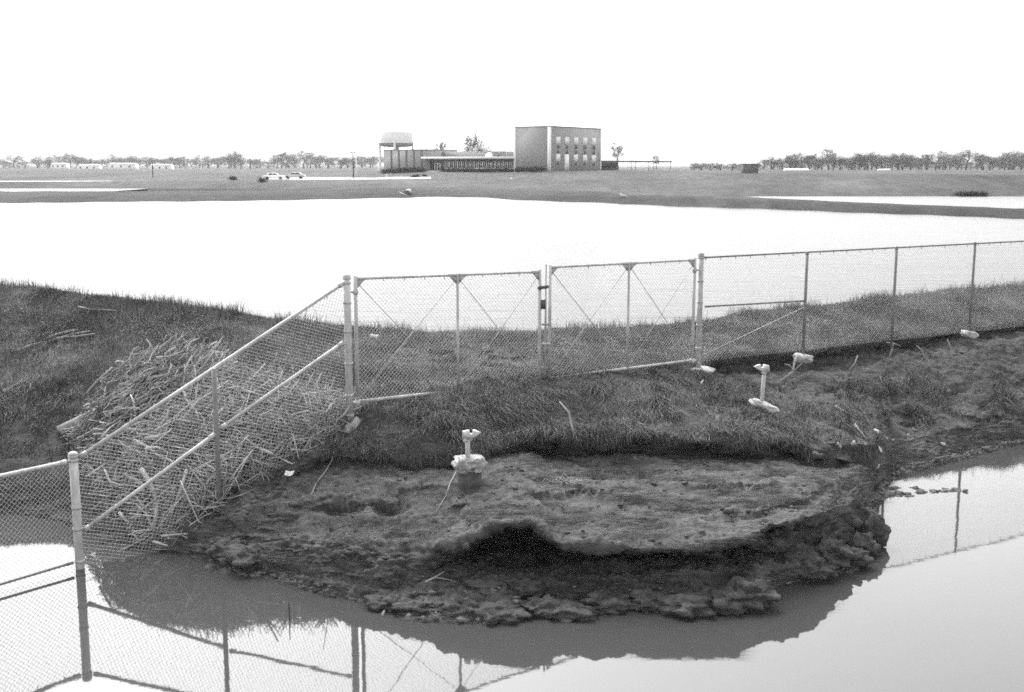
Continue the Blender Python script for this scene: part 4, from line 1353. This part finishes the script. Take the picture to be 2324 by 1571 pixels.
def stick_geo(mb, p, d, L, r, bend, seed):
    rr = np.random.default_rng(seed)
    n = 4
    ts = np.linspace(-.5, .5, n)
    k = rr.normal(size=3) * bend * L
    k2 = rr.normal(size=(n, 3)) * bend * .35 * L
    pts = np.array([p + d * L * t + k * (t * t * 2) + k2[i] for i, t in enumerate(ts)])
    mb.tube(pts, np.linspace(r, r * .5, n), 5)
    return pts


def heap_stick(i, big):
    x = random.uniform(160, 778) if random.random() < .7 else random.uniform(225, 530); f = random.random() ** .85
    if x < 235: f = random.uniform(.1, 1)
    p = heap(x, f) + np.array([0, random.uniform(-.03, .10), random.uniform(-.05, .10)])
    up_side = x < 520 and f > .45
    an = random.gauss(math.radians(42), .5) if up_side else (random.gauss(math.radians(32), .75) if random.random() < .7 else random.uniform(0, math.pi))
    d = np.array([math.cos(an), random.gauss(.15, .35), math.sin(an) * (.75)]); d /= np.linalg.norm(d)
    L = random.uniform(.5, 1.2) if big else random.uniform(.2, .8)
    if x < 320: L *= .55
    if f > .55 and x < 540: L = min(L, .62) * (.75 if f > .82 else 1)
    r = random.choice((.012, .014, .017, .021, .028)) if big else random.uniform(.005, .011)
    return p, d, L, r


small = MB()
nt_ = []
for i in range(3100):
    p, d, L, r = heap_stick(i, False)
    n0 = small.n
    stick_geo(small, p, d, L, r, .17, i)
    nt_ += [random.choice((.5, .8, 1.1, 1.4, 1.8))] * (small.n - n0)
sm_o = small.build('brush', M['wood'], None, True)
at_ = sm_o.data.attributes.new('tint', 'FLOAT', 'POINT'); at_.data.foreach_set('value', np.array(nt_, np.float32))
tag(sm_o, 'tangle of thin pale twigs over the big brush heap', 'brush', None, 'stuff')
for i in range(285):
    p, d, L, r = heap_stick(i, True)
    mb = MB(); stick_geo(mb, p, d, L, r, .15, 9000 + i)
    so = mb.build('stick', M['wood'], None, True, p)
    at_ = so.data.attributes.new('tint', 'FLOAT', 'POINT'); at_.data.foreach_set('value', np.full(mb.n, random.choice((.8, 1.1, 1.4, 1.7, 2.0)), np.float32))
    tag(so, 'pale dry stick lying in the big brush heap behind the sloping fence', 'stick', 'sticks in the big brush heap')


def heap_px(x, y):           # the heap's surface below an image point (in front of the ground)
    yt, yb = np.interp(x, yt_c[:, 0], yt_c[:, 1]), np.interp(x, yb_c[:, 0], yb_c[:, 1])
    f = np.clip((yb - y) / (yb - yt + 1e-6), 0, 1)
    return heap(x, float(f)) + np.array([0, -.10, .06])


def branch(label, px, r, place=hit, name='branch', cat='branch', m='branch', lift=.03, forks=()):
    pts = np.array([place(*q) + np.array([0, 0, lift]) for q in px])
    mb = MB(); mb.tube(pts, np.linspace(r, r * .6, len(pts)), 7)
    for f in forks:
        fp = np.array([place(*q) + np.array([0, 0, lift]) for q in f]); mb.tube(fp, np.linspace(r * .6, r * .3, len(fp)), 5)
    return tag(mb.build(name, M[m], None, True, pts[0]), label, cat)


branch('thick curved branch hanging down the front of the brush heap', [(331, 1108), (350, 1135), (364, 1165), (361, 1195), (354, 1218)], .045, heap_px)
branch('long pale branch slanting across the lower front of the brush heap', [(317, 1049), (345, 1064), (367, 1081), (395, 1092), (420, 1114)], .03, heap_px)
branch('short thick pale limb near the middle of the brush heap', [(340, 1047), (365, 1044), (391, 1036)], .04, heap_px)
branch('straight pale branch standing at the lower right of the brush heap', [(432, 1107), (420, 1140), (396, 1190)], .03, heap_px)
branch('curved thin branch at the lower left of the brush heap', [(248, 1099), (258, 1122), (281, 1132), (300, 1136)], .022, heap_px)
branch('forked thin branch at the centre of the brush heap', [(424, 930), (432, 958), (455, 985), (462, 1010)], .02, heap_px)
branch('leaning stick at the upper left edge of the brush heap', [(205, 912), (228, 893), (262, 862)], .03, heap_px, lift=.12)
branch('heavy log lying at the lower left end of the brush heap', [(136, 990), (170, 972), (206, 952), (250, 930)], .11, hit, 'log', 'log', lift=.09)
for k, (a_, b_, c_) in enumerate((((100, 776), (135, 762), (170, 755)), ((104, 782), (160, 764), (205, 756)), ((112, 768), (150, 757), (178, 752)), ((98, 790), (120, 775), (150, 768)), ((130, 772), (175, 768), (215, 762)), ((40, 800), (70, 788), (102, 780)))):
    branch('pale driftwood stick on the grass slope above the brush heap', [a_, b_, c_], .03, hit, 'driftwood', 'driftwood', lift=.04)['group'] = 'driftwood on the left grass slope'
branch('pale fallen reed lying high on the left grass slope', [(178, 704), (205, 710), (235, 711), (264, 713)], .018, hit, lift=.08)

# sticks and roots along the eroded bank
def free_branch(label, pts, r, name='branch', cat='branch', m='branch', forks=()):
    pts = np.array(pts); mb = MB(); mb.tube(pts, np.linspace(r, r * .6, len(pts)), 6)
    for f in forks: mb.tube(np.array(f), np.linspace(r * .6, r * .3, len(f)), 5)
    return tag(mb.build(name, M[m], None, True, pts[0]), label, cat)


def lean(px, dz=0.0, dY=0.0):    # polyline that starts on the ground at its last point and rises at that distance
    b = hit(*px[-1])
    out = [b]
    for k, q in enumerate(px[-2::-1]):
        out.append(pY(q[0], q[1], b[1] + dY * (k + 1)))
    return out


free_branch('pale crooked stick leaning on the grassy lip below the gate', lean([(1270, 912), (1291, 936), (1297, 966), (1309, 1001)], 0, .12), .022)
free_branch('pale forked dead branch under the concrete footing of the fence', lean([(1809, 808), (1803, 822), (1800, 844), (1772, 866)], 0, .1), .035, forks=[[pY(1801, 843, hit(1772, 866)[1] + .1), pY(1793, 830, hit(1772, 866)[1] + .05), pY(1781, 826, hit(1772, 866)[1])]])
free_branch('thin straight root stretching under the fence footing', lean([(1828, 818), (1806, 838), (1793, 850)], 0, .1), .014)
free_branch('tangled pale root hanging from the scarp below the fence', lean([(2012, 778), (2028, 779), (2024, 795), (2018, 812)], 0, .05), .025, forks=[[pY(2027, 780, hit(2018, 812)[1] + .1), pY(2036, 782, hit(2018, 812)[1] + .05), pY(2046, 787, hit(2018, 812)[1])]])
free_branch('short pale stick leaning against the scarp', lean([(1947, 806), (1940, 825), (1926, 841)], 0, .08), .02)
free_branch('pale bent root hanging from the scarp near the last footing', lean([(2080, 785), (2092, 795), (2098, 815)], 0, .05), .02)
free_branch('thin pale root dangling over the scarp, rightmost one', lean([(2150, 770), (2158, 790), (2156, 812)], 0, .05), .016)
branch('broken pale root lying on the weedy bank', [(1895, 926), (1912, 936), (1928, 944), (1948, 945)], .035, hit)
branch('short stick lying on the right bank near the water', [(1940, 967), (1955, 985), (1966, 1001)], .02, hit)
branch('thin vine curving down the mud beside the fence foot', [(758, 1030), (752, 1052), (738, 1075), (718, 1100), (707, 1128)], .012, hit, 'vine', 'vine')
branch('crossed twig lying on the lower mud slope', [(966, 1326), (985, 1316), (1008, 1302)], .018, hit, forks=[[(985, 1316), (1005, 1318), (1026, 1322)]])
branch('small pale twig at the water edge', [(868, 1402), (873, 1390), (880, 1380)], .02, hit)
q = pz(657, 1410, 0.0)
free_branch('thin dark reed standing up out of the ditch water', [q - UP * .3, V3(q, z_at(q, 1367))], .011, 'reed', 'reed', 'darkwood')
for x0, y0_, x1, y1_ in ((300, 1236, 232, 1248), (330, 1246, 290, 1262), (262, 1226, 200, 1222)):
    a_, b_ = hit(x0, y0_), pz(x1, y1_, .06)
    free_branch('dark bare limb sticking out of the brush heap over the water', [a_ + UP * .15, (a_ + b_) / 2 + UP * .14, b_ + UP * .1], .02, 'limb', 'branch', 'darkwood')['group'] = 'limbs over the water'

b = hit(1293, 1098); tg = MB(); rs = np.random.default_rng(4)
for k in range(46):
    c_ = b + np.array([rs.normal() * .12, rs.normal() * .08, .03]); an = rs.uniform(0, 6.28); L = rs.uniform(.05, .14)
    q = np.array([math.cos(an) * L, math.sin(an) * L * .5, rs.uniform(-.01, .05)])
    tg.tube([c_ - q, c_ + rs.normal(size=3) * .03 + [0, 0, .02], c_ + q], .006, 4)
tag(tg.build('straw_tangle', M['branch'], None, True, b), 'pale tangle of straw on the middle of the mud shelf', 'straw')
branch('dark thin stick lying below the grassy lip on the shelf', [(1268, 1040), (1290, 1046), (1312, 1052)], .018, hit, m='darkwood')
branch('thin pale root trailing down the mud below the white concrete lump', [(1035, 1075), (1022, 1100), (1012, 1130), (990, 1165)], .010, hit, 'root', 'root')
# pale scraps and stones
def scrap(label, x, y, s, seed, name='paper_scrap', cat='paper', m='paper', group=None):
    b = hit(x, y)
    mb = MB(); mb.blob(b + UP * s * .25, (s, s * .7, s * .45), seed, .35, 1.5, 8, R=roty(seed * .7))
    tag(mb.build(name, M[m], None, False, b), label, cat, group)


def sheet_scrap(label, x, y, s, seed):
    b = hit(x, y); r = np.random.default_rng(seed); n = 5
    V, fs = [], []
    for k, off in ((0, 0), (1, .006)):
        for i in range(n):
            for j in range(n):
                u_, v_ = (i / (n - 1) - .5) * 2 * s, (j / (n - 1) - .5) * 1.4 * s
                V.append(b + np.array([u_ + .25 * v_, v_ * .5, v_ * .62 + .012 * math.sin(i * 1.3 + seed) + s * .9 + off]))
    for i in range(n - 1):
        for j in range(n - 1):
            a0 = i * n + j
            fs.append((a0, a0 + n, a0 + n + 1, a0 + 1)); fs.append((a0 + 1 + n * n, a0 + n + 1 + n * n, a0 + n + n * n, a0 + n * n))
    for i in range(n - 1):
        for a0, a1 in ((i, i + 1), (i * n, (i + 1) * n), (n * (n - 1) + i, n * (n - 1) + i + 1), (i * n + n - 1, (i + 1) * n + n - 1)):
            fs.append((a0, a1, a1 + n * n, a0 + n * n))
    mb = MB(); mb.add(V, fs)
    tag(mb.build('paper_scrap', M['paper'], None, False, b), label, 'paper')


sheet_scrap('white sheet of paper on the grass behind the gate leaf', 849, 772, .085, 1)
sheet_scrap('white paper scrap on the dark mud at the foot of the sloping fence', 657, 1083, .07, 2)
branch('curved white strip lying on the grass below the gate post footing', [(1591, 878), (1594, 871), (1602, 866)], .02, hit, 'white_strip', 'strip', 'paper', lift=.06)
scrap('white lump on the pale ground below the tilted concrete disc', 1698, 962, .09, 4, 'white_stone', 'stone')
scrap('white stone on the right bank beside a short stick', 1987, 980, .08, 5, 'white_stone', 'stone')
scrap('round pale stone nearest the right water inlet', 1994, 1022, .09, 6, 'white_stone', 'stone')
for k, (x, y) in enumerate(((2012, 995), (1965, 1016), (1935, 1012), (2025, 1000), (2140, 1010), (1905, 1018), (2060, 990), (1990, 1062), (2098, 1112))):
    scrap('small pale stone scattered on the right bank by the inlet', x, y, .045 + .02 * (k % 3), 10 + k, 'pale_stone', 'stone', 'concrete', 'pale stones on the right bank')

# low rubble spit in the inlet, clods on the mud
rub = MB()
rr = np.random.default_rng(8)


def chunk(p, s_):
    """an angular broken clod"""
    V = rr.normal(size=(9, 3)); V /= np.linalg.norm(V, axis=1)[:, None]
    V = V * rr.uniform(.6, 1.1, (9, 1)) * np.array([1.35, 1, .65]) * s_
    import bmesh
    bm = bmesh.new()
    for v in V: bm.verts.new(v)
    bmesh.ops.convex_hull(bm, input=bm.verts)
    bm.verts.index_update()
    rub.add(np.array([v.co[:] for v in bm.verts]) + p, [tuple(v.index for v in f.verts) for f in bm.faces])
    bm.free()


rub2 = MB(); rub_, rub = rub, rub2
SPIT = [(1955, 1132, 26, 12), (1985, 1128, 24, 11), (2015, 1122, 20, 10), (2042, 1121, 16, 8), (2062, 1124, 12, 6), (2090, 1117, 14, 6), (2118, 1116, 13, 4), (2146, 1114, 14, 5), (2172, 1112, 11, 6), (2190, 1116, 7, 3), (2075, 1108, 8, 3), (2030, 1108, 10, 4)]
wt_ = np.array([q[2] * q[3] for q in SPIT], float); wt_ /= wt_.sum()
for k in range(1100):
    cx_, cy_, wx_, wy_ = SPIT[rr.choice(len(SPIT), p=wt_)]
    a1, a2 = rr.normal() * .5, rr.normal() * .5
    p = pz(cx_ + a1 * wx_, cy_ + a2 * wy_, 0.0)
    chunk(p + UP * (.04 * math.exp(-(a1 * a1 + a2 * a2) * 2) - .03), min(.075, rr.gamma(2.0, .014) + .012))
for k in range(1500):
    x = rr.uniform(1880, 2320); c_ = int((x + 280) / 3)
    iw = sum(q[1] for q in LOFT[:16]); v = iw - int(rr.gamma(1.5, 26))
    if v < 300 or GR[v, c_] > .3: continue
    chunk(BANK_G[v, c_], min(.08, rr.gamma(1.6, .013) + .008))
for k in range(500):
    c_ = int((rr.uniform(520, 1960) + 280) / 3); v = sum(q[1] for q in LOFT[:16]) - int(abs(rr.normal()) * 10)
    chunk(BANK_G[v, c_], min(.09, rr.gamma(1.6, .016) + .008))
tag(rub2.build('rubble', mat("pale_rubble", .13, .95, .5, 9, spec=.1), None, False), 'pale rubble spit and pebbles along the right water edge', 'rubble', None, 'stuff')
rub = rub_
for k in range(2600):
    c_ = int((rr.uniform(470, 2320) + 280) / 3)
    rows_ = np.where(GR[:, c_] < .35)[0]
    if len(rows_) < 5: continue
    v = rows_[rr.integers(0, len(rows_))]
    p = BANK_G[v, c_]
    if p[2] < .0 or p[2] > 2.0: continue
    chunk(p, min(.11, rr.gamma(1.6, .014) + .008))
for k, (x, y, z, sx, sz) in enumerate(((1966, 1206, .22, .30, .32), (1950, 1242, .12, .26, .2), (1925, 1268, .12, .3, .16), (1880, 1262, .22, .34, .2), (1840, 1290, .14, .36, .16), (1800, 1262, .25, .3, .22), (1700, 1352, .16, .34, .2), (1640, 1362, .1, .4, .15),
                                (1560, 1372, .08, .4, .13), (1470, 1362, .08, .3, .13), (1380, 1368, .06, .36, .12), (1290, 1388, .04, .34, .1), (1230, 1378, .06, .28, .11), (1130, 1392, .05, .36, .11), (1040, 1380, .07, .3, .12), (960, 1372, .07, .34, .1),
                                (880, 1364, .06, .3, .1), (560, 1268, .16, .34, .16), (520, 1252, .16, .3, .16), (1100, 1330, .18, .3, .12), (1190, 1336, .17, .26, .11), (1750, 1224, .5, .34, .2), (1900, 1180, .45, .32, .24), (1935, 1165, .4, .26, .26))):
    rub.blob(pz(x, y, z), (sx, sx * .8, sz), 60 + k, .5, 2.2, 18)
tag(rub.build('clods', M['bank'], None, False), 'broken muddy clods over the eroded bank', 'rubble', None, 'stuff')

# ------------------------------------------------------------------ grass
def sample(dens, n, r):
    A = BANK_G
    e1, e2 = A[1:, :-1] - A[:-1, :-1], A[:-1, 1:] - A[:-1, :-1]
    area = np.linalg.norm(np.cross(e1, e2), axis=-1)
    w = (area * dens[:-1, :-1]).ravel(); w /= w.sum()
    idx = r.choice(len(w), n, p=w)
    i, j = np.divmod(idx, NC - 1)
    u_, v_ = r.random((2, n, 1))
    p = A[i, j] * (1 - u_) * (1 - v_) + A[i + 1, j] * u_ * (1 - v_) + A[i, j + 1] * (1 - u_) * v_ + A[i + 1, j + 1] * u_ * v_
    return p, i, j


def blades(name, p, h, w, lean_, ldir, tint, m, label, r, up=1.0):
    n = len(p)
    yaw = r.uniform(-1.0, 1.0, n)
    side = np.stack([np.cos(yaw), np.sin(yaw), 0 * yaw], 1)
    U = np.array([0, 0, 1.0]) * up
    h, w, lean_ = h[:, None], w[:, None], lean_[:, None]
    mid = p + U * h * .55 + ldir * h * lean_ * .3
    tip = p + U * h * np.clip(1 - .35 * lean_ ** 2, .12, 1) + ldir * h * lean_
    base = p - U * .03
    V = np.stack([base - side * w * .5, base + side * w * .5, mid - side * w * .38, mid + side * w * .38, tip], 1).reshape(-1, 3)
    o = np.arange(n)[:, None] * 5
    q = o + np.array([[0, 1, 3, 2]]); t = o + np.array([[2, 3, 4]])
    ob = np_mesh(name, V, [q, t], m, None, False, {'tint': np.repeat(tint, 5)})
    return tag(ob, label, 'grass', None, 'stuff')


r = np.random.default_rng(21)
px, py = project(BANK_G)
rowz = np.arange(nr)[:, None] + 0 * GR
dens = GR ** 1.3
i_crest = LOFT[0][1] + LOFT[1][1]
dens[:i_crest - 5] = 0
cl = fbm(BANK_G * 1.1 + 3, 3)
low = BANK_G[..., 1] < 0
below = np.clip((GR < .75).astype(float), 0, 1)
sl_ = py > np.interp(px, XS, project(ROW_D)[1]) + 6
dens *= np.where(sl_, np.clip(np.interp(px, [1450, 1800], [.75, -.12]) + np.interp(px, [1450, 1800], [1.3, 2.6]) * cl + .7 * fbm(BANK_G * 3.1 + 8, 2), 0.0, 1.4), np.clip(1 + .5 * cl, .3, 1.6))
dug = ((px > 880) & (px < 1200) & (py > 788) & (py < 842) & (fbm(BANK_G * 2.3 + 70, 2) > -.05))
dens[dug] *= .04
p, i, j = sample(dens, 380000, r)
wind = np.stack([fbm(p * .5 + 11, 2), fbm(p * .5 + 51, 2), 0 * p[:, 0]], 1)
ld = r.normal(size=(len(p), 3)); ld[:, 2] = 0; ld = ld + wind * 2.2; ld /= np.linalg.norm(ld, axis=1)[:, None] + 1e-6
hh = np.clip(.09 + .04 * r.normal(size=len(p)) + .07 * fbm(p * .8 + 5, 3), .03, .3)
hh *= np.where(i > i_crest + 75, 1.0, 1.0)
tint = np.clip(1 + .35 * r.normal(size=len(p)) + .6 * fbm(p * 1.1 + 31, 4), .25, 2.6)
blades('grass', p, hh, r.uniform(.005, .011, len(p)), np.abs(r.normal(.9, .45, len(p))), ld, tint, M['grass'], 'short rough grass covering the levee and the bank', r)
# taller tufts and stalks on the crest
dc = np.zeros_like(GR); dc[i_crest - 4:i_crest + 14] = 1
dc *= np.clip(fbm(BANK_G * .9 + 60, 3) * 2.5 + .25, 0.03, 1)
p, i, j = sample(dc, 9000, r)
ld = r.normal(size=(len(p), 3)); ld[:, 2] = 0; ld /= np.linalg.norm(ld, axis=1)[:, None]
blades('crest_grass', p, r.uniform(.12, .34, len(p)) * (1 + (r.random(len(p)) > .97) * .8), r.uniform(.008, .014, len(p)), np.abs(r.normal(.3, .25, len(p))), ld, np.clip(1 + .3 * r.normal(size=len(p)), .4, 1.8), M['grass'], 'taller grass tufts along the crest of the levee', r)
# long messy dead grass on the slope between gate and lip, and on the weedy right bank
dl = np.where((GR > .15) & (py > 850) & (py < 1080) & (px > 770), 1.0, 0.0) * np.clip(fbm(BANK_G * 1.6 + 13, 3) * 2 + .2, 0, 1)
dl[:i_crest + 60] = 0
dl *= np.clip(.3 + 1.8 * cl, 0, 1) * np.interp(px, [1550, 1750], [1, .35])
dl += 1.6 * np.exp(-((px - 1150) / 55) ** 2 - ((py - 938) / 26) ** 2) + .9 * np.exp(-((px - 1240) / 60) ** 2 - ((py - 985) / 14) ** 2)
p, i, j = sample(dl, 30000, r)
ld = np.stack([fbm(p * .9 + 1, 2) * 2, -.4 + 0 * p[:, 0], 0 * p[:, 0]], 1) + r.normal(size=(len(p), 3)) * [.6, .5, 0]; ld /= np.linalg.norm(ld, axis=1)[:, None]
blades('dead_grass', p, r.uniform(.10, .30, len(p)), r.uniform(.005, .010, len(p)), r.uniform(.9, 2.0, len(p)), ld, r.uniform(.25, 1.3, len(p)), M['straw'], 'long dry grass tangled over the slope below the gate', r)
# flattened straw washed over the mud shelf
ds = ST * np.clip(fbm(BANK_G * np.array([.7, 1.3, 1]) + 90, 3) * 2.2 + .15, 0, 1)
p, i, j = sample(ds, 80000, r)
ld = np.stack([np.sign(r.normal(size=len(p))) * 1.0, r.normal(size=len(p)) * .22, 0 * p[:, 0] - .03], 1); ld /= np.linalg.norm(ld, axis=1)[:, None]
blades('matted_straw', p + UP * .015, r.uniform(.08, .28, len(p)), r.uniform(.004, .008, len(p)), r.uniform(2.2, 3.2, len(p)) * .45, ld, r.uniform(.2, 1.15, len(p)) * np.clip(1 + .5 * fbm(p * np.array([.8, 1.6, 1]) + 44, 3), .3, 2), M['straw'], 'flattened straw matted over the mud shelf', r, .12)
# roots and grass hanging over the lips
iF = sum(x[1] for x in LOFT[:7]); iE = sum(x[1] for x in LOFT[:3]); iI = sum(x[1] for x in LOFT[:11])
dh = np.zeros_like(GR)
dh[iF - 5:iF + 2] = (s1 > .3) * (1.0 + 1.8 * (XS < 1240) * (XS > 760))
dh[iE - 2:iE + 4] = np.maximum(dh[iE - 2:iE + 4], ((XS > 1590)) * .8)
dh *= np.clip(fbm(BANK_G * 2.0 + 23, 2) * 2 + .4, 0, 1)
p, i, j = sample(dh, 13000, r)
ld = np.stack([r.normal(size=len(p)) * .5, -1 + 0 * p[:, 0], 0 * p[:, 0]], 1); ld /= np.linalg.norm(ld, axis=1)[:, None]
blades('hanging_roots', p + UP * .04, r.uniform(.08, .30, len(p)), r.uniform(.006, .011, len(p)), r.uniform(.2, .8, len(p)), ld, r.uniform(.2, .9, len(p)), M['straw'], 'dead grass and fine roots hanging over the eroded lips', r, -.7)

# ------------------------------------------------------------------ haze
hm = bpy.data.materials.new("haze_air")
hm.use_nodes = True
hn, hl = hm.node_tree.nodes, hm.node_tree.links
hn.clear()
ho = hn.new('ShaderNodeOutputMaterial')
hv = hn.new('ShaderNodeVolumePrincipled')
hv.inputs['Color'].default_value = (.95, .95, .95, 1)
hv.inputs['Density'].default_value = 0.0002
hl.new(hv.outputs[0], ho.inputs['Volume'])
mb = MB(); mb.box((-5200, -320, -4), (5200, 6200, 40))
tag(mb.build("haze", hm), "thin pale haze over the plain", "haze", kind='stuff')
